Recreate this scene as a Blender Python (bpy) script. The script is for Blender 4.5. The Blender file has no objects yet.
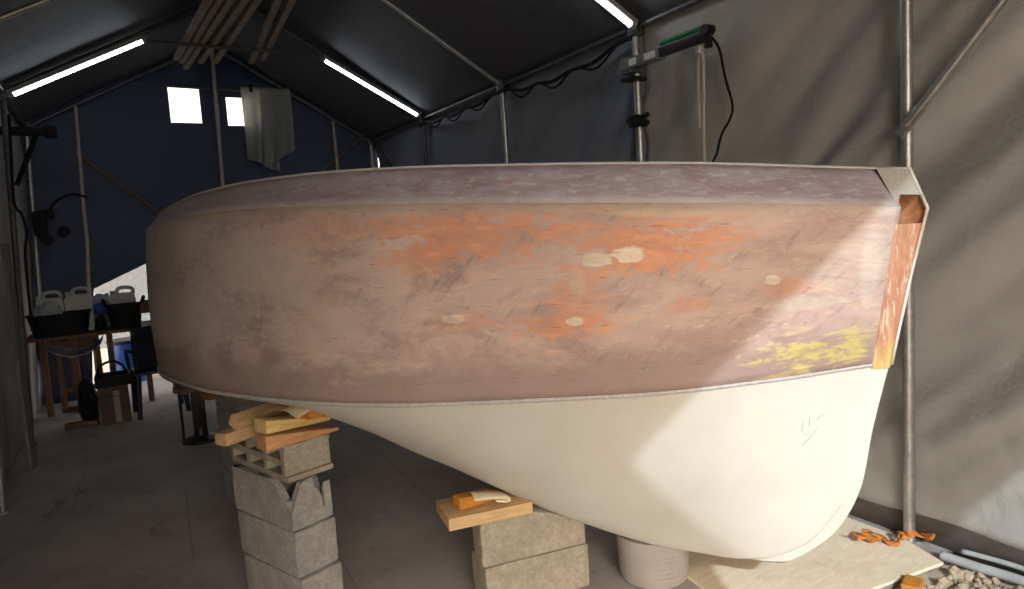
import bpy, bmesh, math, random
import numpy as np
from mathutils import Vector, Matrix, noise as mnoise

random.seed(7)
scene = bpy.context.scene
col = scene.collection

# ------------------------------------------------------------------ helpers
def lin(r, g, b):
    f = lambda c: (c / 255 / 12.92) if c / 255 <= 0.04045 else ((c / 255 + 0.055) / 1.055) ** 2.4
    return (f(r), f(g), f(b), 1.0)

def tag(o, label=None, cat=None, group=None, kind=None):
    if label: o['label'] = label
    if cat: o['category'] = cat
    if group: o['group'] = group
    if kind: o['kind'] = kind
    return o

def empty(name, label, cat, loc=(0, 0, 0), rz=0.0, group=None):
    o = bpy.data.objects.new(name, None)
    o.location = loc; o.rotation_euler = (0, 0, rz); o.empty_display_size = 0.1
    col.objects.link(o)
    return tag(o, label, cat, group)

def link(name, bm, m, parent=None, smooth=False, loc=None, rot=None):
    me = bpy.data.meshes.new(name)
    bmesh.ops.recalc_face_normals(bm, faces=bm.faces)
    bm.to_mesh(me); bm.free()
    if smooth is True:
        for p in me.polygons: p.use_smooth = True
    elif smooth:
        for p in me.polygons: p.use_smooth = True
        me.set_sharp_from_angle(angle=math.radians(smooth))
    ms = m if isinstance(m, (list, tuple)) else [m]
    for x in ms: me.materials.append(x)
    o = bpy.data.objects.new(name, me)
    if parent: o.parent = parent
    if loc is not None: o.location = loc
    if rot is not None: o.rotation_euler = rot
    col.objects.link(o)
    return o

def copy_tree(o, parent=None):
    c = o.copy(); col.objects.link(c)
    if parent: c.parent = parent
    for ch in [k for k in bpy.data.objects if k.parent == o]:
        if ch.name not in seen_copies: copy_tree(ch, c)
    return c
seen_copies = set()

def box(bm, c, s, M=None, bevel=0.0):
    r = bmesh.ops.create_cube(bm, size=1.0)
    vs = r['verts']
    for v in vs:
        v.co = Vector((v.co.x * s[0], v.co.y * s[1], v.co.z * s[2]))
    if bevel:
        es = list({e for v in vs for e in v.link_edges})
        rb = bmesh.ops.bevel(bm, geom=es, offset=bevel, segments=2, affect='EDGES', profile=0.6)
        vs = list({v for f in rb['faces'] for v in f.verts} | {v for v in vs if v.is_valid})
    for v in vs:
        co = v.co + Vector((0, 0, 0))
        if M is not None: co = M @ co
        v.co = co + Vector(c)
    return vs

def cyl(bm, a, b, r, r2=None, seg=14, cap=True):
    a = Vector(a); b = Vector(b); d = b - a
    L = d.length
    q = d.to_track_quat('Z', 'Y').to_matrix().to_4x4()
    M = Matrix.Translation((a + b) / 2) @ q
    return bmesh.ops.create_cone(bm, cap_ends=cap, segments=seg, radius1=r, radius2=r if r2 is None else r2, depth=L, matrix=M)['verts']

def tube(bm, pts, r, seg=10):
    pts = [Vector(p) for p in pts]
    rings = []
    up = Vector((0, 0, 1))
    prev = None
    for i, p in enumerate(pts):
        t = (pts[min(i + 1, len(pts) - 1)] - pts[max(i - 1, 0)]).normalized()
        if prev is None:
            n = t.cross(up)
            if n.length < 1e-3: n = t.cross(Vector((1, 0, 0)))
            n.normalize()
        else:
            n = (prev - t * prev.dot(t)).normalized()
        prev = n
        b = t.cross(n)
        rr = r[i] if isinstance(r, (list, tuple)) else r
        rings.append([bm.verts.new(p + n * (rr * math.cos(2 * math.pi * k / seg)) + b * (rr * math.sin(2 * math.pi * k / seg))) for k in range(seg)])
    for A, B in zip(rings, rings[1:]):
        for k in range(seg):
            bm.faces.new((A[k], A[(k + 1) % seg], B[(k + 1) % seg], B[k]))
    bm.faces.new(rings[0][::-1]); bm.faces.new(rings[-1])

def smooth_path(pts, n=8):
    P = [Vector(p) for p in pts]; out = []
    for i in range(len(P) - 1):
        p0, p1, p2, p3 = P[max(i - 1, 0)], P[i], P[i + 1], P[min(i + 2, len(P) - 1)]
        for k in range(n):
            t = k / n
            out.append(0.5 * ((2 * p1) + (p2 - p0) * t + (2 * p0 - 5 * p1 + 4 * p2 - p3) * t * t + (3 * p1 - p0 - 3 * p2 + p3) * t ** 3))
    out.append(P[-1]); return out

def prism(bm, poly, a, b, axis='Y'):
    """extrude a 2D polygon along an axis from a to b"""
    def mk(p, h):
        return {'Y': (p[0], h, p[1]), 'X': (h, p[0], p[1]), 'Z': (p[0], p[1], h)}[axis]
    A = [bm.verts.new(mk(p, a)) for p in poly]; B = [bm.verts.new(mk(p, b)) for p in poly]
    n = len(poly)
    bm.faces.new(A); bm.faces.new(B[::-1])
    for i in range(n): bm.faces.new((A[i], B[i], B[(i + 1) % n], A[(i + 1) % n]))

def lathe(bm, prof, seg=28, c=(0, 0, 0)):
    rings = []
    for r, z in prof:
        rings.append([bm.verts.new((c[0] + r * math.cos(2 * math.pi * k / seg), c[1] + r * math.sin(2 * math.pi * k / seg), c[2] + z)) for k in range(seg)])
    for A, B in zip(rings, rings[1:]):
        for k in range(seg): bm.faces.new((A[k], A[(k + 1) % seg], B[(k + 1) % seg], B[k]))
    if prof[0][0] > 1e-4: bm.faces.new(rings[0][::-1])
    if prof[-1][0] > 1e-4: bm.faces.new(rings[-1])

def grid(bm, nu, nv, f, uvf=None, uvname='UVMap'):
    V = [[bm.verts.new(f(i / nu, j / nv)) for j in range(nv + 1)] for i in range(nu + 1)]
    uvl = bm.loops.layers.uv.verify()
    for i in range(nu):
        for j in range(nv):
            try: fc = bm.faces.new((V[i][j], V[i + 1][j], V[i + 1][j + 1], V[i][j + 1]))
            except ValueError: continue
            for lp, (a, b) in zip(fc.loops, ((i, j), (i + 1, j), (i + 1, j + 1), (i, j + 1))):
                lp[uvl].uv = (uvf or (lambda u, v: (u, v)))(a / nu, b / nv)
    return V

def thicken(o, t, off=-1):
    md = o.modifiers.new('solid', 'SOLIDIFY'); md.thickness = t; md.offset = off
    return o

def pchip(xs, ys):
    xs = np.array(xs, float); ys = np.array(ys, float)
    h = np.diff(xs); d = np.diff(ys) / h
    m = np.zeros(len(xs)); m[0] = d[0]; m[-1] = d[-1]
    for i in range(1, len(xs) - 1):
        if d[i - 1] * d[i] > 0:
            w1 = 2 * h[i] + h[i - 1]; w2 = h[i] + 2 * h[i - 1]
            m[i] = (w1 + w2) / (w1 / d[i - 1] + w2 / d[i])
    def f(x):
        x = min(max(x, xs[0]), xs[-1])
        i = min(int(np.searchsorted(xs, x, 'right')) - 1, len(xs) - 2)
        t = (x - xs[i]) / h[i]
        return float(ys[i] * (2 * t ** 3 - 3 * t * t + 1) + h[i] * m[i] * (t ** 3 - 2 * t * t + t) + ys[i + 1] * (-2 * t ** 3 + 3 * t * t) + h[i] * m[i + 1] * (t ** 3 - t * t))
    return f

# ------------------------------------------------------------------ materials
class NT:
    def __init__(s, name):
        s.m = bpy.data.materials.new(name); s.m.use_nodes = True
        s.t = s.m.node_tree; s.b = s.t.nodes['Principled BSDF']; s.out = s.t.nodes['Material Output']
    def n(s, typ, **kw):
        x = s.t.nodes.new(typ)
        for k, v in kw.items(): setattr(x, k, v)
        return x
    def l(s, a, b): s.t.links.new(a, b)
    def coord(s, which='Object', scale=(1, 1, 1), rot=(0, 0, 0)):
        tc = s.n('ShaderNodeTexCoord'); mp = s.n('ShaderNodeMapping')
        mp.inputs['Scale'].default_value = scale; mp.inputs['Rotation'].default_value = rot
        s.l(tc.outputs[which], mp.inputs['Vector']); return mp.outputs[0]
    def noise(s, co, scale, detail=4, rough=0.6, dist=0.0):
        x = s.n('ShaderNodeTexNoise'); x.inputs['Scale'].default_value = scale
        x.inputs['Detail'].default_value = detail; x.inputs['Roughness'].default_value = rough
        x.inputs['Distortion'].default_value = dist
        s.l(co, x.inputs['Vector']); return x.outputs['Fac']
    def ramp(s, fac, stops):
        x = s.n('ShaderNodeValToRGB'); e = x.color_ramp.elements
        while len(e) < len(stops): e.new(0.5)
        for k, (p, c) in zip(e, stops):
            k.position = p; k.color = c if len(c) == 4 else (*c, 1)
        s.l(fac, x.inputs[0]); return x.outputs[0]
    def mix(s, f, a, b, mode='MIX'):
        x = s.n('ShaderNodeMix', data_type='RGBA', blend_type=mode)
        for sock, v in ((x.inputs[0], f), (x.inputs[6], a), (x.inputs[7], b)):
            if isinstance(v, (int, float)): sock.default_value = v
            elif isinstance(v, tuple): sock.default_value = v if len(v) == 4 else (*v, 1)
            else: s.l(v, sock)
        return x.outputs[2]
    def math(s, op, a, b=0.0, clamp=False):
        x = s.n('ShaderNodeMath', operation=op, use_clamp=clamp)
        for sock, v in ((x.inputs[0], a), (x.inputs[1], b)):
            if isinstance(v, (int, float)): sock.default_value = v
            else: s.l(v, sock)
        return x.outputs[0]
    def mapr(s, v, a, b, c=0.0, d=1.0):
        x = s.n('ShaderNodeMapRange', interpolation_type='SMOOTHSTEP')
        for i, k in enumerate((a, b, c, d)): x.inputs[i + 1].default_value = k
        s.l(v, x.inputs[0]); return x.outputs[0]
    def bump(s, h, strength=0.3, dist=0.01):
        x = s.n('ShaderNodeBump'); x.inputs['Strength'].default_value = strength; x.inputs['Distance'].default_value = dist
        s.l(h, x.inputs['Height']); s.l(x.outputs[0], s.b.inputs['Normal'])
    def set(s, color=None, rough=0.6, metal=0.0, spec=0.5):
        if color is not None:
            if isinstance(color, tuple): s.b.inputs['Base Color'].default_value = color if len(color) == 4 else (*color, 1)
            else: s.l(color, s.b.inputs['Base Color'])
        if isinstance(rough, (int, float)): s.b.inputs['Roughness'].default_value = rough
        else: s.l(rough, s.b.inputs['Roughness'])
        s.b.inputs['Metallic'].default_value = metal
        s.b.inputs['Specular IOR Level'].default_value = spec
        return s.m

def plain(name, c, rough=0.6, metal=0.0, var=0.25, scale=12, bump=0.0, spec=0.4, stretch=(1, 1, 1)):
    n = NT(name); co = n.coord('Object', stretch)
    f = n.noise(co, scale, 5)
    a = tuple(x * (1 - var) for x in c[:3]); b = tuple(min(1, x * (1 + var)) for x in c[:3])
    n.set(n.ramp(f, [(0.3, a), (0.7, b)]), rough, metal, spec)
    if bump: n.bump(n.noise(co, scale * 6, 5), bump, 0.004)
    return n.m

def fabric(name, c, bumpscale=1.0, rough=0.55, spec=0.35):
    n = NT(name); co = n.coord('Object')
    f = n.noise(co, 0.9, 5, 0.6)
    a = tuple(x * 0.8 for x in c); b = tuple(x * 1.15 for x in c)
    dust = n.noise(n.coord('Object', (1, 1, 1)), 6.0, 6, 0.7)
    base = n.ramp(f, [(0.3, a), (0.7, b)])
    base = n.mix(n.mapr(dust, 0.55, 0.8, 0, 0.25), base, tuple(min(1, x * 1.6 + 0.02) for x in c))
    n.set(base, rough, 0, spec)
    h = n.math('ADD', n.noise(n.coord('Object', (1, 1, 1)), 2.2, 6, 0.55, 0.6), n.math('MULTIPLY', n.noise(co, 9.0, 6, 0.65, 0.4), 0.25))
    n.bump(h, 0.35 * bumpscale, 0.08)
    return n.m

M = {}
M['tarp'] = fabric('grey_tarpaulin', (0.39, 0.385, 0.375))
M['tarp_slate'] = fabric('slate_blue_tarpaulin', (0.18, 0.20, 0.25))
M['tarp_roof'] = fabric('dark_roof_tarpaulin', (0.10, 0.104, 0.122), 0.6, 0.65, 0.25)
M['tarp_navy'] = fabric('navy_tarpaulin', (0.048, 0.065, 0.12), 1.0, 0.6)
M['galv'] = plain('galvanised_pipe', (0.42, 0.42, 0.42), 0.42, 0.75, 0.2, 30, 0.05)
M['darkpipe'] = plain('dark_grey_pipe', (0.10, 0.105, 0.115), 0.45, 0.5, 0.25, 20)
M['beigepipe'] = plain('dull_beige_pole', (0.40, 0.36, 0.30), 0.5, 0.1, 0.2, 14)
M['rustpipe'] = plain('brown_rusty_pipe', (0.16, 0.10, 0.075), 0.7, 0.1, 0.35, 18)
M['black'] = plain('black_plastic', (0.005, 0.0055, 0.007), 0.6, 0, 0.3, 15, 0, 0.2)
M['blacksteel'] = plain('black_painted_steel', (0.014, 0.014, 0.016), 0.45, 0.2, 0.3, 15)
M['cable'] = plain('dark_rubber_cable', (0.009, 0.009, 0.011), 0.7, 0, 0.2, 10, 0, 0.2)
M['rope'] = plain('pale_rope', (0.50, 0.47, 0.40), 0.85, 0, 0.2, 60)
M['green'] = plain('green_paint', (0.02, 0.20, 0.085), 0.45, 0, 0.3, 30)
M['greymetal'] = plain('grey_machine_paint', (0.16, 0.17, 0.19), 0.45, 0.2, 0.2, 20)
M['whitelabel'] = plain('pale_label', (0.6, 0.6, 0.58), 0.6, 0, 0.1, 40)
M['cloth'] = plain('white_cotton', (0.62, 0.62, 0.60), 0.9, 0, 0.1, 8, 0.2)
M['navyplastic'] = plain('navy_plastic', (0.007, 0.010, 0.024), 0.5, 0, 0.2, 10)
M['blueplastic'] = plain('blue_plastic', (0.02, 0.075, 0.33), 0.4, 0, 0.2, 8)
M['wornprint'] = plain('faded_print', (0.26, 0.245, 0.25), 0.6)
M['jerry'] = plain('milky_plastic', (0.44, 0.44, 0.43), 0.45, 0, 0.08, 8)
M['whiteplastic'] = plain('white_plastic', (0.34, 0.305, 0.285), 0.42, 0, 0.12, 5)
M['filmbag'] = plain('clear_film', (0.33, 0.36, 0.40), 0.3, 0, 0.3, 10, 0.4)
M['card'] = plain('brown_cardboard', (0.085, 0.06, 0.045), 0.85, 0, 0.2, 10)
M['tape'] = plain('parcel_tape', (0.17, 0.16, 0.15), 0.4, 0, 0.1, 10)
M['orangecloth'] = plain('orange_strap_cloth', (0.42, 0.14, 0.025), 0.8, 0, 0.45, 12, 0.3)
M['rail'] = plain('pale_grey_plastic_pipe', (0.33, 0.34, 0.35), 0.45, 0, 0.12, 10)
M['housing'] = plain('lamp_housing', (0.30, 0.30, 0.31), 0.5, 0, 0.1, 10)
M['tablewood'] = plain('brown_varnished_wood', (0.13, 0.055, 0.02), 0.5, 0, 0.35, 9, 0, 0.4, (6, 6, 1))
M['palewood'] = plain('grey_weathered_timber', (0.34, 0.28, 0.22), 0.75, 0, 0.3, 7, 0.2, 0.3, (10, 1, 10))
M['greyboard'] = plain('grey_board', (0.17, 0.165, 0.155), 0.8, 0, 0.25, 7, 0.2, 0.3, (10, 10, 1))
M['ochre'] = plain('orange_painted_offcut', (0.50, 0.20, 0.03), 0.65, 0, 0.3, 18)

def wood(name, a, b, stretch=(1.2, 14, 14), rough=0.65):
    n = NT(name); co = n.coord('Object', stretch)
    f = n.noise(co, 3.0, 7, 0.65, 0.8)
    g = n.noise(n.coord('Object'), 5.0, 4)
    c = n.ramp(f, [(0.28, a), (0.72, b)])
    c = n.mix(n.mapr(g, 0.5, 0.8, 0, 0.35), c, tuple(x * 0.6 for x in a))
    n.set(c, rough, 0, 0.3); n.bump(f, 0.25, 0.004); return n.m
M['pine'] = wood('pine_offcut', (0.40, 0.25, 0.12), (0.66, 0.46, 0.25))
M['pineorange'] = wood('reddish_pine', (0.42, 0.20, 0.09), (0.66, 0.36, 0.18))
M['pineyellow'] = wood('yellow_pine', (0.52, 0.36, 0.12), (0.78, 0.60, 0.28))
M['pinebrown'] = wood('brown_timber', (0.09, 0.05, 0.03), (0.19, 0.105, 0.058))
M['veneer'] = plain('cream_veneer_sheet', (0.68, 0.58, 0.42), 0.7, 0, 0.12, 9)

def concrete(name, c):
    n = NT(name); co = n.coord('Object')
    f = n.noise(co, 9, 6, 0.7); g = n.noise(co, 75, 5, 0.75)
    base = n.ramp(f, [(0.25, tuple(x * 0.66 for x in c)), (0.75, tuple(x * 1.25 for x in c))])
    base = n.mix(n.mapr(g, 0.40, 0.66, 0, 0.7), base, tuple(x * 0.62 for x in c))
    n.set(base, 0.95, 0, 0.2)
    h = n.math('ADD', g, n.math('MULTIPLY', f, 0.8)); n.bump(h, 0.9, 0.012); return n.m
M['block'] = concrete('concrete_block', (0.41, 0.39, 0.365))
M['blockwarm'] = concrete('sandy_concrete_block', (0.44, 0.39, 0.315))

def floor_mat():
    n = NT('dusty_floor'); co = n.coord('Object')
    f = n.noise(co, 1.6, 7, 0.65); g = n.noise(co, 16, 6, 0.7)
    c = n.ramp(f, [(0.3, (0.31, 0.285, 0.275)), (0.7, (0.47, 0.435, 0.42))])
    c = n.mix(n.mapr(g, 0.5, 0.75, 0, 0.5), c, (0.52, 0.44, 0.365))
    stain = n.noise(n.coord('Object', (1, 0.7, 1)), 2.7, 5, 0.6, 1.0)
    c = n.mix(n.mapr(stain, 0.58, 0.72, 0, 0.55), c, (0.17, 0.14, 0.12))
    br = n.n('ShaderNodeTexBrick'); br.offset = 0.5
    br.inputs['Scale'].default_value = 1.0; br.inputs['Mortar Size'].default_value = 0.006
    br.inputs['Brick Width'].default_value = 1.3; br.inputs['Row Height'].default_value = 1.25
    n.l(n.coord('Object', (1, 1, 1), (0, 0, 0.05)), br.inputs['Vector'])
    c = n.mix(n.math('MULTIPLY', br.outputs['Fac'], 0.25), c, (0.12, 0.10, 0.09))
    n.set(c, 0.9, 0, 0.25); n.bump(n.math('ADD', g, f), 0.3, 0.01); return n.m
M['floor'] = floor_mat()

def ground_mat():
    n = NT('sandy_ground'); co = n.coord('Object')
    f = n.noise(co, 3, 7, 0.7); g = n.noise(co, 45, 5, 0.7)
    c = n.ramp(f, [(0.3, (0.48, 0.40, 0.31)), (0.7, (0.62, 0.53, 0.42))])
    c = n.mix(n.mapr(g, 0.58, 0.78, 0, 0.5), c, (0.34, 0.26, 0.19))
    n.set(c, 0.95, 0, 0.2); n.bump(g, 0.7, 0.02); return n.m
M['ground'] = ground_mat()

def osb_mat():
    n = NT('plywood_board'); co = n.coord('Object', (2.0, 8, 1))
    f = n.noise(co, 3.5, 7, 0.7, 1.2); g = n.noise(n.coord('Object'), 2.5, 5)
    c = n.ramp(f, [(0.3, (0.70, 0.55, 0.39)), (0.7, (0.84, 0.71, 0.55))])
    c = n.mix(n.mapr(g, 0.55, 0.75, 0, 0.4), c, (0.36, 0.27, 0.18))
    n.set(c, 0.8, 0, 0.25); n.bump(f, 0.15, 0.004); return n.m
M['osb'] = osb_mat()

def stucco_mat():
    n = NT('white_rough_plaster'); co = n.coord('Object')
    g = n.noise(co, 14, 5, 0.7)
    n.set(n.ramp(g, [(0.3, (0.115, 0.118, 0.122)), (0.7, (0.16, 0.163, 0.167))]), 0.95, 0, 0.2); n.bump(g, 0.8, 0.03); return n.m
M['stucco'] = stucco_mat()

def emit(name, c, s):
    n = NT(name); n.b.inputs['Base Color'].default_value = (0.8, 0.8, 0.8, 1)
    n.b.inputs['Emission Color'].default_value = (*c, 1); n.b.inputs['Emission Strength'].default_value = s; return n.m
M['tube'] = emit('lit_fluorescent_tube', (0.88, 0.95, 1.0), 20.0)

def pane_mat():
    n = NT('milky_window_film')
    tr = n.n('ShaderNodeBsdfTranslucent'); tr.inputs['Color'].default_value = (0.85, 0.85, 0.83, 1)
    tp = n.n('ShaderNodeBsdfTransparent'); tp.inputs['Color'].default_value = (0.95, 0.94, 0.92, 1)
    mx = n.n('ShaderNodeMixShader'); mx.inputs[0].default_value = 0.72
    n.l(tr.outputs[0], mx.inputs[1]); n.l(tp.outputs[0], mx.inputs[2]); n.l(mx.outputs[0], n.out.inputs['Surface'])
    return n.m
M['pane'] = pane_mat()

def cloth_mat():
    n = NT('thin_white_sheet'); co = n.coord('Object')
    f = n.noise(co, 6, 5)
    c = n.ramp(f, [(0.3, (0.60, 0.60, 0.58)), (0.7, (0.74, 0.74, 0.72))])
    n.set(c, 0.9, 0, 0.2)
    tr = n.n('ShaderNodeBsdfTranslucent'); n.l(c, tr.inputs['Color'])
    mx = n.n('ShaderNodeMixShader'); mx.inputs[0].default_value = 0.72
    n.l(n.b.outputs[0], mx.inputs[1]); n.l(tr.outputs[0], mx.inputs[2]); n.l(mx.outputs[0], n.out.inputs['Surface'])
    return n.m
M['sheet'] = cloth_mat()

# ------------------------------------------------------------------ tent geometry (X across, Y deep, Z up)
XR, XL, XC = 3.10, -0.65, 1.228
ZR, ZL, ZT = 2.85, 2.98, 3.963
FY = [1.735 + 1.765 * k for k in range(5)]        # arches seen in the photo
YF, YB = -1.80, 8.84

def folds(p, q, ang, wl, amp, seed):
    c = p * math.cos(ang) + q * math.sin(ang); d = -p * math.sin(ang) + q * math.cos(ang)
    a = mnoise.noise(Vector((c / wl, d / (wl * 6.0), seed)))
    b = mnoise.noise(Vector((c / (wl * 0.42), d / (wl * 4.0), seed + 9.3)))
    m = 0.5 + 0.5 * mnoise.noise(Vector((p * 0.7, q * 0.9, seed + 3.1)))
    return amp * (a + 0.45 * b * m)

def f_right(u, v):
    y = YF + (YB - YF) * (u ** 1.6); z = -0.03 + 3.0 * (v ** 1.3)
    x = XR + 0.055
    near = max(0.0, 1 - abs(y - FY[0]) / 2.6)
    w = min(1, max(0, (z - 0.22) / 0.3)) * min(1, max(0, (2.85 - z) / 0.3))
    x += w * (folds(-y, z, math.radians(-45), 0.40, 0.12, 1.7) + 0.01)
    x += w * (0.35 + near) * folds(-y, z, math.radians(-50), 0.15, 0.045, 5.1)
    x += w * 0.03 * math.sin((y - FY[0]) / 1.765 * math.pi) ** 2
    if z < 0.26:                                    # loose hem tucked back under
        x += -0.028 * max(0.0, math.sin(math.pi * z / 0.26)) * (0.8 + 0.8 * mnoise.noise(Vector((y * 2.3, 0.2, 4))))
        if z < 0.13: x += 0.09 * (1 - z / 0.13) ** 0.8
    return (max(x, XR + 0.0) if z > 0.3 else x, y, z)
US = ((FY[1] - YF) / (YB - YF)) ** (1 / 1.6)
bm = bmesh.new(); grid(bm, 230, 90, lambda u, v: f_right(u * US, v))
tag(thicken(link('wall_right', bm, M['tarp'], smooth=True), 0.006, 1), kind='structure')
bm = bmesh.new(); grid(bm, 90, 80, lambda u, v: f_right(US + (1 - US) * u, v))
tag(thicken(link('wall_right', bm, M['tarp_slate'], smooth=True), 0.006, 1), kind='structure')

M['hem'] = plain('muddy_dark_tarpaulin', (0.085, 0.072, 0.064), 0.75, 0, 0.35, 5, 0.3)
bm = bmesh.new()
grid(bm, 160, 8, lambda u, v: (XR + 0.052 + 0.012 * mnoise.noise(Vector((u * 40, v * 2, 3))) + 0.02 * mnoise.noise(Vector((u * 11, v, 7))) - 0.012 * math.sin(math.pi * v), YF + 0.3 + (YB - YF - 0.4) * u, -0.01 + (0.155 + 0.03 * mnoise.noise(Vector((u * 30, 0, 1)))) * v))
tag(thicken(link('trim_1', bm, M['hem'], smooth=True), 0.005, 1), kind='structure')

def f_left(u, v):
    y = YF + (YB - YF) * u; z = -0.03 + 3.12 * v
    x = XL - 0.06 - 0.14 * max(0, 1 - z / 2.6)
    w = min(1, max(0, z / 0.4)) * min(1, max(0, (2.95 - z) / 0.3))
    x += w * folds(y, z, math.radians(8), 0.35, 0.05, 7.7)
    return (x, y, z)
YO = 0.35                                         # unseen gap added low in the side cloth to light the hull
UO = (YO - YF) / (YB - YF); VO = 1.23 / 3.12
bm = bmesh.new(); grid(bm, 100, 40, lambda u, v: f_left(UO + (1 - UO) * u, v))
tag(thicken(link('wall_left', bm, M['tarp'], smooth=True), 0.006, 1), kind='structure')
bm = bmesh.new(); grid(bm, 30, 24, lambda u, v: f_left(UO * u, VO + (1 - VO) * v))
tag(thicken(link('wall_left', bm, M['tarp'], smooth=True), 0.006, 1), kind='structure')

def roof_z(x):
    return ZR + (ZT - ZR) * (XR - x) / (XR - XC) if x > XC else ZL + (ZT - ZL) * (x - XL) / (XC - XL)
def f_roof(u, v):
    x = XL - 0.07 + (XR + 0.07 - XL + 0.07) * u
    y = YF - 0.01 + (YB + 0.26 - YF) * v
    z = roof_z(x) + 0.035
    if u > 0 and u < 1:
        z += 0.02 * mnoise.noise(Vector((x * 1.2, y * 0.9, 2.2))) + 0.03 * math.sin((y - FY[0]) / 1.765 * math.pi) ** 2 + 0.02
    return (x, y, z)
bm = bmesh.new(); grid(bm, 48, 110, f_roof)
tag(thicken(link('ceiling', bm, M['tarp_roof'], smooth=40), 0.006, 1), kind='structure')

# back wall with two window openings and a lifted lower edge
WIN = [(0.735, 1.065, 3.055, 3.455), (1.352, 1.672, 3.032, 3.365)]
def back_bottom(x):
    pts = [(-1.0, 0.0), (-0.335, 0.0), (-0.31, 0.5), (-0.285, 1.19), (0.35, 1.47), (0.9, 1.60), (1.6, 1.2), (2.2, 0.3), (2.6, -0.02), (3.3, -0.02)]
    for (a, b), (c, d) in zip(pts, pts[1:]):
        if a <= x <= c: return b + (d - b) * (x - a) / (c - a)
    return pts[-1][1]
xs = sorted(set([round(v, 4) for v in np.linspace(XL - 0.2, XR + 0.1, 60)] + [w for q in WIN for w in q[:2]] + [XC]))
bm = bmesh.new()
def f_back(x, z):
    w = min(1, abs(x - 0.9) / 0.5) * 1.0
    return (x, YB + folds(x, z, math.radians(75), 0.5, 0.035, 3.3) * (0.3 if 2.9 < z < 3.6 else 1.0), z)
def zrows(x):
    zt = roof_z(min(max(x, XL), XR)) + 0.12; zb = min(back_bottom(x), zt - 0.2)
    base = [zb + (2.9 - zb) * k / 22 for k in range(23)] if zt > 2.95 else [zb + (2.7 - zb) * k / 22 for k in range(23)]
    fixed = [3.032, 3.055, 3.365, 3.455]
    rest = [min(q, zt - 0.004 * (5 - i)) for i, q in enumerate(fixed)] + [zt]
    return base + rest
colv = [[bm.verts.new(f_back(x, z)) for z in zrows(x)] for x in xs]
for i in range(len(xs) - 1):
    xm = (xs[i] + xs[i + 1]) / 2
    for j in range(len(colv[i]) - 1):
        if j >= 22:
            zs = (colv[i][j].co.z + colv[i + 1][j].co.z + colv[i][j + 1].co.z + colv[i + 1][j + 1].co.z) / 4
            if any(a < xm < b and c < zs < d for a, b, c, d in WIN): continue
        bm.faces.new((colv[i][j], colv[i + 1][j], colv[i + 1][j + 1], colv[i][j + 1]))
tag(thicken(link('wall_back', bm, M['tarp_navy'], smooth=True), 0.006, 1), kind='structure')
for k, (a, b, c, d) in enumerate(WIN):
    bm = bmesh.new()
    grid(bm, 8, 8, lambda u, v: (a - 0.02 + (b - a + 0.04) * u, YB + 0.02 + 0.008 * math.sin(u * 5 + k), c - 0.02 + (d - c + 0.04) * v))
    w = thicken(link('window_%d' % (k + 1), bm, M['pane'], smooth=True), 0.003); tag(w, kind='structure')

# unseen cloths added across the front, cut to shape the sun edges inside
def f_sun_flap(u, v):
    x = 0.80 + (XR + 0.05 - 0.80) * u
    zt = roof_z(min(max(x, XL), XR)) + 0.12
    if x < 1.43: zb = 3.13 - 1.3 * (x - 0.82)
    elif x < 1.65: zb = 2.337 + 1.7 * (x - 1.43)
    elif x < 1.75: zb = 2.71
    else: zb = 1.86
    zb = min(zb, zt - 0.01)
    return (x, YF + 0.012 * math.sin(x * 23), zb + (zt - zb) * v)
bm = bmesh.new(); grid(bm, 160, 10, f_sun_flap)
tag(thicken(link('front_light_blocker', bm, M['tarp'], smooth=True), 0.008, 1), kind='structure')
bm = bmesh.new(); grid(bm, 40, 20, lambda u, v: (XL - 0.06 + 0.93 * u, YF + 0.02 * math.sin(u * 19), 1.95 + (min(2.92 - 1.0 * (XL - 0.06 + 0.93 * u), roof_z(max(XL, XL - 0.06 + 0.93 * u)) + 0.1) - 1.95) * v))  # added leaf: sloping top shapes the sun's lower edge, shades the bucket
tag(thicken(link('front_light_blocker', bm, M['tarp'], smooth=True), 0.008, 1), kind='structure')

bm = bmesh.new(); grid(bm, 60, 12, lambda u, v: (0.85 + (XR + 0.05 - 0.85) * u, YF + 0.03 * math.sin(u * 31), 1.95 * v))  # added low leaf, cuts the entrance light reaching the bow
tag(thicken(link('front_light_blocker', bm, M['tarp'], smooth=True), 0.008, 1), kind='structure')

# floor, outside ground, building behind
bm = bmesh.new(); grid(bm, 40, 80, lambda u, v: (-1.1 + 4.35 * u, 1.56 + 7.9 * v, 0.0))
fl = link('floor', bm, M['floor']); tag(fl, kind='structure')
bm = bmesh.new(); grid(bm, 60, 60, lambda u, v: (-30 + 60 * u, -30 + 60 * v, -0.02))
tag(link('ground', bm, M['ground']), kind='structure')
bm = bmesh.new(); box(bm, (1.0, 13.6, 1.4), (12, 0.25, 3.0))
tag(link('wall_outside', bm, M['stucco']), kind='structure')

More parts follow.
